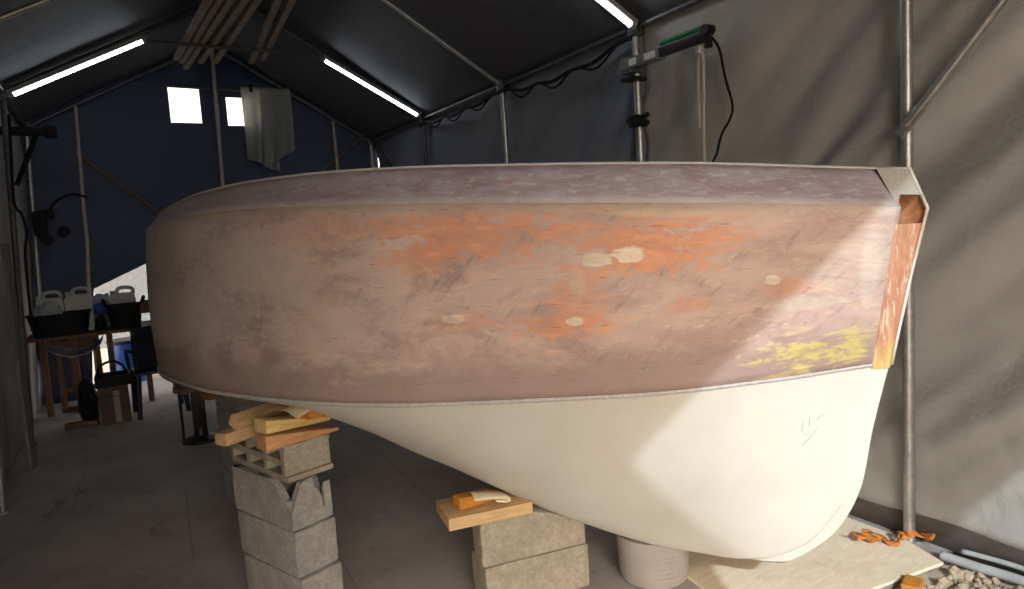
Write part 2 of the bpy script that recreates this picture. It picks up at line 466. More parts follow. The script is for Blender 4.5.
# ------------------------------------------------------------------ tent arches
names_pos = ['nearest the bow', 'carrying the green hoist arm', 'in the middle of the tent', 'holding two lit tubes', 'against the dark blue end wall']
arch_label = ['galvanised tent arch whose post stands right behind the bow',
              'galvanised tent arch whose post carries the green hoist arm',
              'thin pale tent arch between the hoist post and the two far tubes',
              'dark tent arch carrying the two far fluorescent tubes',
              'tent arch standing against the dark blue end wall']
arch_m = ['galv', 'galv', 'galv', 'darkpipe', 'darkpipe']
arches = []
for k, y in enumerate(FY):
    root = empty('tent_arch', arch_label[k], 'tent frame', (XC, y, 0), 0, 'tubular arches of the tent')
    arches.append(root)
    m = M[arch_m[k]]
    r = 0.026 if k < 2 else 0.024
    for x, z, dx in ((XR, ZR, 0), (XL, ZL, -0.13)):
        bm = bmesh.new(); cyl(bm, (x + dx - XC, 0, 0.0), (x - XC, 0, z), r, seg=18)
        cyl(bm, (x + dx - XC, 0, 0.0), (x + dx - XC, 0, 0.012), 0.042, seg=18)
        cyl(bm, (x + dx * 0.3 - XC, 0, z - 0.55), (x + dx * 0.3 - XC, 0, z - 0.545), r + 0.003, seg=18)
        link('post', bm, M['galv'] if k in (0, 1, 2, 4) else m, root, smooth=40)
        bm = bmesh.new(); cyl(bm, (x - XC, 0, z - 0.01), (0, 0, ZT), 0.02 if k == 2 else 0.026, seg=16)
        link('rafter', bm, m, root, smooth=40)
        bm = bmesh.new()
        box(bm, (x - XC, 0, z - 0.01), (0.085, 0.07, 0.10), None, 0.015)
        cyl(bm, (x - XC, -0.05, z - 0.02), (x - XC, 0.05, z - 0.02), 0.012)
        link('corner_joint', bm, M['darkpipe'], root, smooth=40)
    if k in (2, 3, 4):
        zt = 3.47; xa = XL + (zt - ZL) / (ZT - ZL) * (XC - XL); xb = XR - (zt - ZR) / (ZT - ZR) * (XR - XC)
        bm = bmesh.new(); cyl(bm, (xa - XC, 0, zt), (xb - XC, 0, zt - (0.04 if k == 4 else 0)), 0.016, seg=12)
        link('tie_rod', bm, M['darkpipe'], root, smooth=40)

# end wall posts and braces
def pipe(name, a, b, r, m, label, cat, group=None, bends=None):
    a = Vector(a); b = Vector(b)
    bm = bmesh.new(); pts = [Vector((0, 0, 0))] + [Vector(p) - a for p in (bends or [])] + [b - a]
    tube(bm, pts, r, 12)
    o = link(name, bm, m, None, smooth=50, loc=a); return tag(o, label, cat, group)
pipe('end_post', (1.155, 8.76, 0.0), (1.245, 8.76, 3.93), 0.022, M['beigepipe'], 'beige middle post up to the ridge on the blue end wall, between two small windows', 'pole', 'thin posts on the end wall')
pipe('end_post', (-0.30, 8.72, 0.0), (-0.185, 8.76, 3.20), 0.020, M['beigepipe'], 'bent beige post on the end wall, above the table with the jerrycans', 'pole', 'thin posts on the end wall', [(-0.275, 8.75, 1.25), (-0.235, 8.75, 1.75), (-0.225, 8.76, 2.2)])
pipe('end_post', (2.64, 8.76, 0.0), (2.605, 8.76, 3.10), 0.020, M['beigepipe'], 'short looking beige post on the end wall, right of the hanging sheet', 'pole', 'thin posts on the end wall')
pipe('diagonal_brace', (-0.26, 8.80, 2.72), (0.75, 8.80, 1.80), 0.018, M['rustpipe'], 'brown diagonal brace on the end wall dropping behind the stern', 'brace', 'thin diagonal braces')
pipe('diagonal_brace', (2.2, 8.80, 2.30), (3.05, 8.80, 2.95), 0.018, M['rustpipe'], 'brown diagonal brace in the corner right of the hanging sheet', 'brace', 'thin diagonal braces')
pipe('diagonal_brace', (3.10, 7.95, 2.30), (3.10, 8.55, 2.80), 0.012, M['darkpipe'], 'thin grey brace on the right wall near the end corner', 'brace', 'thin diagonal braces')
bm = bmesh.new()
a = Vector((3.075, 1.72, 1.935)); b = Vector((3.065, 0.95, 2.80))
tube(bm, [Vector((0, 0, 0)), (b - a)], 0.019, 14)
brace = link('diagonal_brace', bm, M['galv'], None, 50, a); tag(brace, 'pale diagonal brace clamped to the post behind the bow', 'brace', 'thin diagonal braces')
bm = bmesh.new()
d = (b - a).normalized(); q = d.to_track_quat('Z', 'Y').to_matrix().to_4x4()
box(bm, d * 0.02, (0.028, 0.048, 0.15), q, 0.008); cyl(bm, d * 0.0 + Vector((-0.03, 0, 0)), d * 0.0 + Vector((0.03, 0, 0)), 0.011)
link('flattened_end', bm, M['galv'], brace, 40)

# eave and ridge rails
pipe('eave_rail', (XR, YF + 0.02, ZR + 0.0), (XR, YB - 0.03, ZR + 0.0), 0.02, M['darkpipe'], 'dark rail along the top of the right tent wall', 'rail', 'long roof rails')
pipe('eave_rail', (XL, YF + 0.02, ZL), (XL, YB - 0.03, ZL), 0.02, M['darkpipe'], 'dark rail along the top of the left tent wall', 'rail', 'long roof rails')
pipe('ridge_rail', (XC, YF + 0.02, ZT), (XC, YB - 0.03, ZT), 0.02, M['darkpipe'], 'dark rail along the peak of the tent roof', 'rail', 'long roof rails')

# cables along the right eave
for k, (y0, y1, sag, lab) in enumerate(((FY[3], FY[2], 0.05, 'black cable slung under the right eave behind the pale middle arch'), (FY[2], FY[1], 0.09, 'black cable slung under the right eave up to the hoist post'))):
    bm = bmesh.new(); o0 = Vector((XR - 0.03, y0, ZR - 0.05)); L = []
    for i in range(25):
        t = i / 24; L.append(Vector((0.0 + 0.01 * math.sin(9 * t), (y1 - y0) * t, -sag * 4 * t * (1 - t) + 0.012 * math.sin(t * 23))))
    tube(bm, L, 0.014, 8)
    L2 = [p + Vector((-0.01, 0, -0.03 + 0.03 * math.sin(i * 0.9))) for i, p in enumerate(L)]; tube(bm, L2, 0.008, 8)
    tag(link('eave_cable', bm, M['cable'], None, True, o0), lab, 'cable', 'cables under the eave')

# ------------------------------------------------------------------ fluorescent lamps
def lamp(a, b, label):
    a = Vector(a); b = Vector(b); c = (a + b) / 2; d = (b - a); L = d.length; d.normalize()
    root = empty('fluorescent_lamp', label, 'lamp', c, 0, 'tube lamps under the rafters')
    Q = d.to_track_quat('X', 'Z').to_matrix().to_4x4()
    bm = bmesh.new(); box(bm, Q @ Vector((0, 0, 0.032)), (L, 0.05, 0.035), Q, 0.006); link('housing', bm, M['housing'], root)
    bm = bmesh.new(); cyl(bm, -d * (L / 2 - 0.035), d * (L / 2 - 0.035), 0.015, seg=16); link('glass_tube', bm, M['tube'], root, 40)
    for s in (-1, 1):
        bm = bmesh.new(); box(bm, Q @ Vector((s * (L / 2 - 0.015), 0, 0.012)), (0.035, 0.045, 0.06), Q, 0.008); link('end_cap', bm, M['housing'], root, 40)
    return root
lamp((-0.60, 6.98, 2.935), (0.45, 6.98, 3.470), 'lit fluorescent tube on the left rafter above the table')
lamp((2.02, 6.98, 3.410), (3.04, 6.98, 2.865), 'lit fluorescent tube on the far right rafter above the stern')
lamp((2.00, 3.44, 3.385), (3.04, 3.44, 2.825), 'lit fluorescent tube ending above the hoist post')

# ------------------------------------------------------------------ battens stored on the tie rods
PL = [((0.754, 7.75), (0.856, 5.60), 'grey batten overhead, outermost on the left of the bundle of five'),
      ((0.815, 7.86), (0.930, 5.58), 'grey batten overhead, second from the left of the bundle of five'),
      ((0.870, 8.11), (1.010, 5.55), 'longest grey batten overhead, reaching nearest to the end wall'),
      ((0.985, 7.81), (1.105, 5.60), 'grey batten overhead, fourth from the left of the bundle of five'),
      ((1.125, 7.77), (1.195, 5.49), 'grey batten overhead, ending just at the top of the middle post'),
      ((1.470, 7.71), (1.318, 5.43), 'grey batten overhead in the separate pair, the left one'),
      ((1.555, 7.53), (1.420, 5.40), 'grey batten overhead in the separate pair, the right one')]
for (a, b, lab) in PL:
    A = Vector((a[0], a[1], 3.515)); B = Vector((b[0], b[1], 3.515)); B = A + (B - A) * 1.18
    d = (B - A); L = d.length; Q = d.to_track_quat('Y', 'Z').to_matrix().to_4x4()
    bm = bmesh.new(); box(bm, (0, 0, 0), (0.052, L, 0.042), Q, 0.003)
    tag(link('timber_batten', bm, M['palewood'], None, False, (A + B) / 2), lab, 'batten', 'timber battens on the tie rods')

# ------------------------------------------------------------------ hanging sheet
def f_sheet(x0, x1, z1, bot, ph, y):
    def f(u, v):
        x = x0 + (x1 - x0) * (u + 0.05 * math.sin(v * 2.1 + ph) * (1 - u))
        zb = bot(u); z = z1 + (zb - z1) * v
        yy = y + 0.045 * math.sin(u * 9 + ph + v * 1.2) * (0.25 + v) + 0.02 * math.sin(u * 21 + v * 3 + ph) * v
        return (x, yy, z)
    return f
root = empty('hanging_sheet', 'white cloth hung over the tie rod, half in front of the right window', 'cloth', (1.8, 8.70, 3.45))
bm = bmesh.new(); grid(bm, 40, 24, lambda u, v: tuple(np.array(f_sheet(1.50, 1.86, 3.47, lambda u: 2.62 - 0.16 * u, 0.4, 8.70)(u, v)) - np.array((1.8, 8.70, 3.45))))
thicken(link('front_fold', bm, M['sheet'], root, True), 0.003)
bm = bmesh.new(); grid(bm, 30, 24, lambda u, v: tuple(np.array(f_sheet(1.70, 2.07, 3.455, lambda u: 2.50 + 0.22 * u, 2.2, 8.64)(u, v)) - np.array((1.8, 8.70, 3.45))))
thicken(link('rear_fold', bm, M['sheet'], root, True), 0.003)
for x in (1.62, 1.90):
    bm = bmesh.new(); box(bm, (x - 1.8, -0.03, 0.0), (0.03, 0.03, 0.09), None, 0.004); link('clip', bm, M['black'], root)

# ------------------------------------------------------------------ hoist on the second post
HY = 3.5
root = empty('hoist', 'grey and green hoist arm bolted to the post above the boat', 'hoist', (3.02, HY, 2.60))
bm = bmesh.new(); box(bm, (0.0, -0.14, 0.0), (0.06, 0.36, 0.07), None, 0.008); box(bm, (0.04, 0.0, 0.0), (0.12, 0.10, 0.10), None, 0.008)
arm = link('arm_body', bm, M['greymetal'], root, 40)
bm = bmesh.new()
bm.free()
for y in (-0.09, -0.25):
    bm = bmesh.new(); box(bm, (-0.032, y, 0.002), (0.004, 0.10 if y < -0.2 else 0.07, 0.042), None, 0.001); link('sticker', bm, M['whitelabel'], arm)
bm = bmesh.new(); box(bm, (0.0, -0.50, 0.005), (0.04, 0.42, 0.055), None, 0.006); link('inner_arm', bm, M['blacksteel'], root, 40)
bm = bmesh.new(); tube(bm, [(-0.012, -0.33, 0.052), (-0.012, -0.68, 0.056)], 0.013, 12)
for i in range(14): cyl(bm, (-0.012, -0.34 - i * 0.024, 0.053), (-0.012, -0.348 - i * 0.024, 0.053), 0.016, seg=12)
link('green_drum', bm, M['green'], root, 40)
bm = bmesh.new(); cyl(bm, (-0.03, -0.70, 0.035), (0.03, -0.70, 0.035), 0.03, seg=18); box(bm, (0, -0.70, -0.02), (0.035, 0.04, 0.09), None, 0.008); link('end_pulley', bm, M['blacksteel'], root, 40)
bm = bmesh.new(); cyl(bm, (-0.03, -0.66, -0.09), (-0.03, -0.66, -0.05), 0.022, seg=14); link('hook', bm, M['galv'], root, 40)
bm = bmesh.new()
box(bm, (0.06, 0.0, -0.085), (0.13, 0.10, 0.03), None, 0.01); cyl(bm, (0.0, -0.06, -0.085), (0.0, 0.06, -0.085), 0.012)
link('clamp', bm, M['blacksteel'], root, 40)
root = empty('pipe_clamp', 'black bolted clamp lower on the hoist post, just above the boat', 'clamp', (XR, HY, 2.245))
bm = bmesh.new(); box(bm, (-0.02, 0.0, 0.0), (0.11, 0.09, 0.035), None, 0.01); box(bm, (0.0, 0, 0.03), (0.09, 0.075, 0.02), None, 0.008); box(bm, (0.0, 0, -0.03), (0.09, 0.075, 0.02), None, 0.008); link('jaw', bm, M['blacksteel'], root, 40)
for dz in (-0.025, 0.025):
    bm = bmesh.new(); cyl(bm, (-0.02, -0.10, dz), (-0.02, 0.07, dz), 0.010); cyl(bm, (-0.02, -0.11, dz), (-0.02, -0.09, dz), 0.017, seg=6); link('bolt', bm, M['blacksteel'], root, 40)

def strand(name, pts, r, m, label, cat, group=None):
    o0 = Vector(pts[0]); bm = bmesh.new(); tube(bm, [p - o0 for p in smooth_path(pts, 8)], r, 8)
    return tag(link(name, bm, m, None, True, o0), label, cat, group)
strand('hoist_rope', [(3.0, 2.865, 2.10), (2.995, 2.86, 2.40), (2.995, 2.845, 2.50), (2.99, 2.835, 2.55), (2.985, 2.815, 2.52), (2.985, 2.81, 2.42), (3.0, 2.84, 2.0), (3.02, 2.86, 1.4), (3.03, 2.9, 1.0)], 0.0085, M['rope'], 'pale rope hanging in two strands from the hoist arm', 'rope')
strand('hoist_cable', [(3.03, 2.79, 2.60), (3.05, 2.75, 2.52), (3.06, 2.72, 2.35), (3.07, 2.685, 2.20), (3.05, 2.69, 2.12), (3.05, 2.75, 2.05), (3.05, 2.79, 1.95), (3.05, 2.85, 1.80), (3.05, 2.9, 1.2)], 0.0075, M['cable'], 'black cable dangling from the hoist arm end', 'cable')

# second hoist folded against the far left corner
root = empty('corner_winch', 'black winch with a curved cable clamped to the far left post', 'winch', (-0.655, 8.70, 1.95))
bm = bmesh.new(); box(bm, (0.02, 0, 0.0), (0.12, 0.10, 0.26), None, 0.02); box(bm, (0.10, 0, 0.10), (0.12, 0.08, 0.10), None, 0.02); link('winch_body', bm, M['black'], root, 40)
for dx, dz in ((0.06, -0.17), (0.22, -0.09)):
    bm = bmesh.new(); cyl(bm, (dx, -0.05, dz), (dx, 0.05, dz), 0.055, seg=20); link('wheel', bm, M['black'], root, 40)
bm = bmesh.new(); tube(bm, smooth_path([(0.12, -0.02, 0.14), (0.2, -0.03, 0.24), (0.34, -0.04, 0.30), (0.48, -0.03, 0.26)], 8), 0.012, 8); link('crank_cable', bm, M['cable'], root, True)
# folded bracket high on the left
root = empty('corner_bracket', 'black folding bracket under the left eave below the lit tube', 'bracket', (-0.62, 7.06, 2.635))
bm = bmesh.new(); box(bm, (0.10, 0, 0.03), (0.40, 0.07, 0.07), None, 0.01); link('arm', bm, M['black'], root, 40)
bm = bmesh.new(); tube(bm, [(0.16, 0, 0.0), (-0.02, 0, -0.42)], 0.02, 10); link('strut', bm, M['black'], root, 40)
bm = bmesh.new(); box(bm, (0.27, 0, 0.03), (0.09, 0.10, 0.11), None, 0.02); link('end_pulley', bm, M['black'], root, 40)
strand('wall_cable', [(-0.60, 6.75, 2.75), (-0.62, 6.72, 2.40), (-0.64, 6.7, 2.05), (-0.60, 6.7, 1.95), (-0.585, 6.7, 1.8), (-0.62, 6.75, 1.6), (-0.64, 6.75, 1.0)], 0.011, M['cable'], 'black cable hanging down the left tent wall', 'cable')
bm = bmesh.new(); box(bm, (0, 0, 0.86), (0.17, 0.02, 1.72), None, 0.003)
tag(link('leaning_board', bm, M['greyboard'], None, False, (-0.70, 6.25, 0.0), (0, 0.035, 1.45)), 'grey narrow board leaning upright against the left tent wall', 'board')

# ------------------------------------------------------------------ THE BOAT
SC = 0.88
B0 = Vector((2.155, 1.670, 0.0)); BR = math.radians(25)
def L(s, t, z):                       # hull table coordinates -> boat space (y aft, x = away from the camera side)
    return Vector((-t * SC, s * SC, 1.6 + SC * (z - 1.6)))

boat = empty('boat', 'wooden boat hull with bare sanded topsides and white bottom on blocks', 'boat', B0, BR)

kn_s = [-.445, -.33, -.16, .0, .16, .33, .5, .67, .85, 1.04, 1.24, 1.47, 1.75, 2.05, 2.4, 2.8, 3.16, 3.5, 3.85, 4.15, 4.4, 4.52]
kn_t = [.05, .165, .325, .475, .60, .705, .80, .885, .965, 1.045, 1.12, 1.18, 1.22, 1.232, 1.215, 1.13, 1.03, .86, .64, .40, .15, .04]
wl_s = [-.345, -.27, -.12, .03, .18, .33, .5, .67, .85, 1.04, 1.24, 1.47, 1.75, 2.02, 2.39, 2.79, 3.16, 3.5, 3.85, 4.15, 4.4, 4.5]
wl_t = [.05, .135, .305, .45, .585, .69, .78, .86, .94, 1.02, 1.10, 1.155, 1.19, 1.20, 1.195, 1.14, 1.045, .88, .65, .40, .14, .03]
idx = list(range(22))
fks, fkt, fws, fwt = pchip(idx, kn_s), pchip(idx, kn_t), pchip(idx, wl_s), pchip(idx, wl_t)
fkz = pchip([-.5, -.29, 0, .3, .6, .96, 1.36, 1.85, 2.2, 2.8, 3.3, 4.6], [1.573, 1.6, 1.629, 1.654, 1.678, 1.703, 1.727, 1.748, 1.754, 1.742, 1.722, 1.70])
fsz = pchip([-.38, -.12, .18, .49, .83, 1.2, 1.7, 2.0, 2.4, 2.8, 3.3, 4.6], [1.730, 1.758, 1.789, 1.813, 1.836, 1.858, 1.873, 1.873, 1.858, 1.832, 1.795, 1.76])
fwz = pchip([-.4, 0.4, 1.2, 2.4, 4.6], [.958, .93, .905, .88, .88])
fds = pchip([-.5, .5, 4.6], [.085, .02, -.02])      # the sheer starts a little further aft at the bow

def p_kn(i, sg=1): s = fks(i); return L(s, sg * fkt(i), fkz(s))
def p_wl(i, sg=1): s = fws(i); return L(s, sg * fwt(i), fwz(s))
def p_sh(i, sg=1):
    s = fks(i); s2 = s + max(fds(s), -.02)
    t = max(fkt(i) - min(.075, .03 + .3 * max(0, s + .445)) , .018) if s < 4.3 else max(fkt(i) - .03, .012)
    return L(s2, sg * t, fsz(s2))
def p_top(i, v, sg=1):
    a, b = p_wl(i, sg), p_kn(i, sg)
    p = a.lerp(b, v); bulge = 0.022 * 4 * v * (1 - v) * min(1, i / 5)
    p.x += -sg * bulge; return p

def paint_uv(i): return (fks(i) + 0.45) / 5.0

def blob(n, uv, wob, c, r):
    """soft ragged ellipse in paint space"""
    s = n.n('ShaderNodeVectorMath', operation='SUBTRACT'); n.l(uv, s.inputs[0]); s.inputs[1].default_value = (c[0], c[1], 0)
    m = n.n('ShaderNodeVectorMath', operation='MULTIPLY'); n.l(s.outputs[0], m.inputs[0]); m.inputs[1].default_value = (1 / r[0], 1 / r[1], 0)
    ln = n.n('ShaderNodeVectorMath', operation='LENGTH'); n.l(m.outputs[0], ln.inputs[0])
    return n.math('SUBTRACT', n.math('ADD', 1.0, wob), ln.outputs['Value'])

XS = [(905, -.445), (850, -.28), (800, -.13), (750, .01), (700, .16), (650, .31), (600, .47), (550, .64), (500, .81), (450, 1.0), (400, 1.2), (350, 1.42), (300, 1.68), (260, 1.93), (215, 2.27), (180, 2.63)]
def topside_mat():
    n = NT('sanded_hull_topside')
    tc = n.n('ShaderNodeTexCoord'); uv = tc.outputs['UV']
    def uvc(sc, rot=0.0):
        mp = n.n('ShaderNodeMapping'); mp.inputs['Scale'].default_value = (*sc, 1); mp.inputs['Rotation'].default_value = (0, 0, rot); n.l(uv, mp.inputs['Vector']); return mp.outputs[0]
    cloud = n.noise(uvc((9, 2.2)), 1.6, 6, 0.62, 0.8)
    streak = n.noise(uvc((12, 6), 0.04), 1.8, 7, 0.72, 0.9)
    fine = n.noise(uvc((40, 12), 0.0), 2.4, 6, 0.75, 0.4)
    m1 = n.n('ShaderNodeMapping'); m1.inputs['Scale'].default_value = (7.3, 1, 1); n.l(uv, m1.inputs['Vector'])
    m2 = n.n('ShaderNodeMapping'); m2.inputs['Rotation'].default_value = (0, 0, 0.85); n.l(m1.outputs[0], m2.inputs['Vector'])
    m3 = n.n('ShaderNodeMapping'); m3.inputs['Scale'].default_value = (3.0, 14, 1); n.l(m2.outputs[0], m3.inputs['Vector'])
    scr = n.noise(m3.outputs[0], 1.5, 6, 0.75, 0.3)
    base = n.ramp(cloud, [(0.25, (0.34, 0.23, 0.205)), (0.48, (0.45, 0.315, 0.28)), (0.72, (0.55, 0.41, 0.36))])
    base = n.mix(n.mapr(streak, 0.50, 0.66, 0, 0.55), base, (0.58, 0.42, 0.35))
    base = n.mix(n.mapr(fine, 0.54, 0.68, 0, 0.6), base, (0.58, 0.50, 0.45))
    base = n.mix(n.math('MULTIPLY', n.mapr(scr, 0.53, 0.64, 0, 0.6), n.mapr(n.math('ADD', cloud, 0.0), 0.42, 0.62, 1.0, 0.15)), base, (0.25, 0.18, 0.16))
    wob = n.math('ADD', n.math('MULTIPLY', n.math('SUBTRACT', streak, 0.5), 4.2), n.math('MULTIPLY', n.math('SUBTRACT', fine, 0.5), 2.6))
    wob2 = n.math('MULTIPLY', n.math('SUBTRACT', fine, 0.5), 1.3)
    # grey primer towards the stern
    sep = n.n('ShaderNodeSeparateXYZ'); n.l(uv, sep.inputs[0])
    aft = n.mapr(n.math('ADD', sep.outputs[0], n.math('MULTIPLY', n.math('SUBTRACT', cloud, 0.5), 0.22)), 0.36, 0.58, 0, 0.8)
    base = n.mix(aft, base, n.ramp(fine, [(0.3, (0.27, 0.235, 0.235)), (0.7, (0.46, 0.415, 0.405))]))
    pale = n.math('MULTIPLY', n.mapr(sep.outputs[0], 0.20, 0.34, 0, 0.45), n.mapr(n.math('ADD', cloud, n.math('MULTIPLY', n.math('SUBTRACT', fine, 0.5), 0.5)), 0.30, 0.62))  # light painted in: paler towards the stern to offset the falloff from the entrance
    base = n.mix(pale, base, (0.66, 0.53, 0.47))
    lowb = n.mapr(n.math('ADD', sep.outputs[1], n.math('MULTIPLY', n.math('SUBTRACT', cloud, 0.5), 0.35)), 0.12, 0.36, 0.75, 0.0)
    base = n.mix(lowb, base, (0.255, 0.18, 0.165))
    def px(x, y):
        s = np.interp(-x, [-a for a, b in XS], [b for a, b in XS]); yk = 204; yw = np.interp(x, [300, 500, 650, 750, 890], [404, 403, 396, 385, 364])
        return ((s + .45) / 5.0, (yw - y) / (yw - yk))
    def put(x, y, rx, ry, color, k=1.0, w=None, edge=0.5):
        nonlocal base
        u, v = px(x, y); ru = abs(px(x - rx, y)[0] - px(x + rx, y)[0]) / 2; rv = ry / 195
        f = blob(n, uv, w or wob, (u, v), (ru, rv))
        tone = n.ramp(streak, [(0.3, tuple(c * 0.74 for c in color)), (0.7, tuple(min(1, c * 1.18 + 0.02) for c in color))])
        base = n.mix(n.mapr(f, 0.0, edge, 0, k), base, tone)
    OR = (0.62, 0.265, 0.145); CR = (0.68, 0.58, 0.46); OR2 = (0.55, 0.275, 0.185)
    put(640, 236, 120, 42, OR2, .75); put(655, 245, 75, 30, OR, .8); put(575, 300, 34, 46, OR2, .8); put(480, 232, 95, 30, OR, .75); put(425, 255, 45, 20, OR, .6)
    put(790, 283, 34, 14, OR2, .8); put(690, 303, 30, 10, OR2, .7); put(550, 322, 60, 12, OR, .7); put(470, 322, 45, 12, OR2, .55); put(340, 225, 70, 20, OR2, .45)
    put(330, 300, 90, 60, (0.52, 0.42, 0.36), .35)
    put(600, 259, 17, 8, CR, .9, wob2, .25); put(632, 254, 18, 9, CR, .9, wob2, .25); put(779, 277, 9, 6, CR, .85, wob2, .3); put(575, 319, 10, 5, CR, .8, wob2, .3); put(455, 315, 14, 5, CR, .6, wob2, .3)
    put(668, 213, 75, 6, (0.60, 0.44, 0.30), .7, wob2, .5); put(580, 283, 10, 22, (0.5, 0.38, 0.29), .6, wob2)
    put(850, 255, 60, 40, (0.47, 0.36, 0.29), .5); put(815, 300, 55, 10, (0.52, 0.43, 0.36), .6, wob2)
    YE = (0.52, 0.43, 0.12)
    put(820, 352, 60, 20, YE, .8, n.math('MULTIPLY', wob, 1.3), .7); put(868, 345, 26, 40, YE, .65, n.math('MULTIPLY', wob, 1.4), .6); put(800, 375, 40, 8, (0.58, 0.44, 0.2), .6); put(882, 260, 16, 60, (0.55, 0.46, 0.40), .75, wob2)
    # whitish dust along the knuckle
    kd = n.mapr(n.math('ADD', sep.outputs[1], n.math('MULTIPLY', n.math('SUBTRACT', streak, 0.5), 0.16)), 0.93, 1.0, 0, 0.75)
    base = n.mix(kd, base, (0.55, 0.44, 0.36))
    # a few fine dark cracks
    w = n.n('ShaderNodeTexWave'); w.wave_type = 'BANDS'; w.bands_direction = 'Y'
    w.inputs['Scale'].default_value = 2.6; w.inputs['Distortion'].default_value = 1.4; w.inputs['Detail'].default_value = 3; w.inputs['Detail Scale'].default_value = 2.0
    n.l(uvc((2, 1), 0.10), w.inputs['Vector'])
    crack = n.math('MULTIPLY', n.mapr(w.outputs['Fac'], 0.992, 1.0), n.mapr(fine, 0.52, 0.62))
    base = n.mix(n.math('MULTIPLY', crack, 0.55), base, (0.12, 0.07, 0.05))
    n.set(base, n.mapr(fine, 0.3, 0.7, 0.50, 0.72), 0, 0.4)
    n.bump(fine, 0.12, 0.004); return n.m
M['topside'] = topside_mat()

def strake_mat():
    n = NT('sanded_bulwark'); tc = n.n('ShaderNodeTexCoord'); uv = tc.outputs['UV']
    def uvc(sc, rot=0.0):
        mp = n.n('ShaderNodeMapping'); mp.inputs['Scale'].default_value = (*sc, 1); mp.inputs['Rotation'].default_value = (0, 0, rot); n.l(uv, mp.inputs['Vector']); return mp.outputs[0]
    a = n.noise(uvc((14, 1.0)), 1.8, 6, 0.65, 0.8); b = n.noise(uvc((30, 3.0), 0.15), 2.5, 6, 0.7, 0.5); c = n.noise(uvc((18, 1.6), 0.3), 3.0, 4, 0.6)
    base = n.ramp(a, [(0.28, (0.22, 0.165, 0.18)), (0.5, (0.30, 0.245, 0.285)), (0.72, (0.38, 0.335, 0.40))])
    base = n.mix(n.mapr(b, 0.50, 0.66, 0, 0.7), base, (0.46, 0.44, 0.50))
    base = n.mix(n.mapr(c, 0.62, 0.74, 0, 0.7), base, (0.42, 0.22, 0.17))
    sep = n.n('ShaderNodeSeparateXYZ'); n.l(uv, sep.inputs[0])
    base = n.mix(n.mapr(sep.outputs[0], 0.30, 0.58, 0, 0.5), base, (0.36, 0.32, 0.30))
    base = n.mix(n.mapr(n.math('ADD', sep.outputs[1], n.math('MULTIPLY', n.math('SUBTRACT', b, 0.5), 0.5)), 0.0, 0.28, 0.5, 0), base, (0.47, 0.40, 0.38))
    n.set(base, 0.55, 0, 0.4); n.bump(b, 0.1, 0.004); return n.m
M['strake'] = strake_mat()

def bottom_mat():
    n = NT('white_bottom_paint'); co = n.coord('Object')
    f = n.noise(co, 2.2, 5, 0.6); g = n.noise(co, 40, 4, 0.7)
    c = n.ramp(f, [(0.3, (0.54, 0.52, 0.475)), (0.7, (0.62, 0.60, 0.56))])
    c = n.mix(n.mapr(g, 0.68, 0.78, 0, 0.3), c, (0.55, 0.50, 0.43))
    n.set(c, 0.42, 0, 0.45); n.bump(f, 0.08, 0.02); return n.m
M['bottom'] = bottom_mat()
def stem_mat():
    n = NT('bare_stem_timber'); co = n.coord('Object', (14, 14, 1.3), (0.27, 0, 0))
    f = n.noise(co, 4, 7, 0.7, 0.5); g = n.noise(n.coord('Object', (20, 20, 2.2), (0.27, 0, 0)), 3, 5, 0.7)
    c = n.ramp(f, [(0.25, (0.30, 0.12, 0.06)), (0.55, (0.46, 0.225, 0.135)), (0.8, (0.60, 0.42, 0.30))])
    c = n.mix(n.mapr(g, 0.52, 0.68, 0, 0.8), c, (0.78, 0.70, 0.62))
    tc = n.n('ShaderNodeTexCoord'); sep = n.n('ShaderNodeSeparateXYZ'); n.l(tc.outputs['Object'], sep.inputs[0])
    zz = n.math('ADD', sep.outputs[2], n.math('MULTIPLY', n.math('SUBTRACT', g, 0.5), 0.3))
    c = n.mix(n.mapr(zz, 1.00, 1.14, 0.6, 0.0), c, (0.58, 0.48, 0.12))
    c = n.mix(n.mapr(sep.outputs[2], 1.60, 1.62, 0.0, 0.85), c, (0.36, 0.37, 0.35))
    n.set(c, 0.6, 0, 0.3); n.bump(f, 0.2, 0.004); return n.m
M['stem'] = stem_mat()
M['notchwood'] = wood('stem_notch_wood', (0.20, 0.09, 0.05), (0.46, 0.22, 0.10))
M['whitetrim'] = plain('white_edge_paint', (0.62, 0.60, 0.58), 0.5, 0, 0.08, 12)
M['railtrim'] = plain('pale_sheer_edge', (0.46, 0.43, 0.44), 0.55, 0, 0.1, 12)
M['boottop'] = plain('pale_waterline_filler', (0.44, 0.41, 0.40), 0.55, 0, 0.15, 9, 0, 0.4, (1, 6, 1))
M['deckwood'] = wood('deck_plywood', (0.36, 0.24, 0.15), (0.52, 0.36, 0.22))

NU = 130
for sg in (1, -1):
    bm = bmesh.new()
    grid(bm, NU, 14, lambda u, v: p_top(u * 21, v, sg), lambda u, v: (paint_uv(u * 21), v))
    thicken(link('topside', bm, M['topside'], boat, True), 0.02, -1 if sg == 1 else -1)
    bm = bmesh.new()
    grid(bm, NU, 5, lambda u, v: p_kn(u * 21, sg).lerp(p_sh(u * 21, sg), v), lambda u, v: (paint_uv(u * 21), v))
    thicken(link('bulwark', bm, M['strake'], boat, True), 0.02, -1)
    bm = bmesh.new()
    pts = [p_sh(21 * k / 90, sg) + Vector((0, 0, 0.003)) for k in range(91)]
    tube(bm, pts, 0.0045, 8); link('sheer_rail', bm, M['railtrim'], boat, True)
    bm = bmesh.new()
    def strip(u, v):
        i = u * 21; p = p_wl(i, sg).lerp(p_top(i, 0.022, sg), v); p.x += -sg * 0.0015; return p
    grid(bm, NU, 1, strip); thicken(link('waterline_strip', bm, M['boottop'], boat, True), 0.0012, 1)

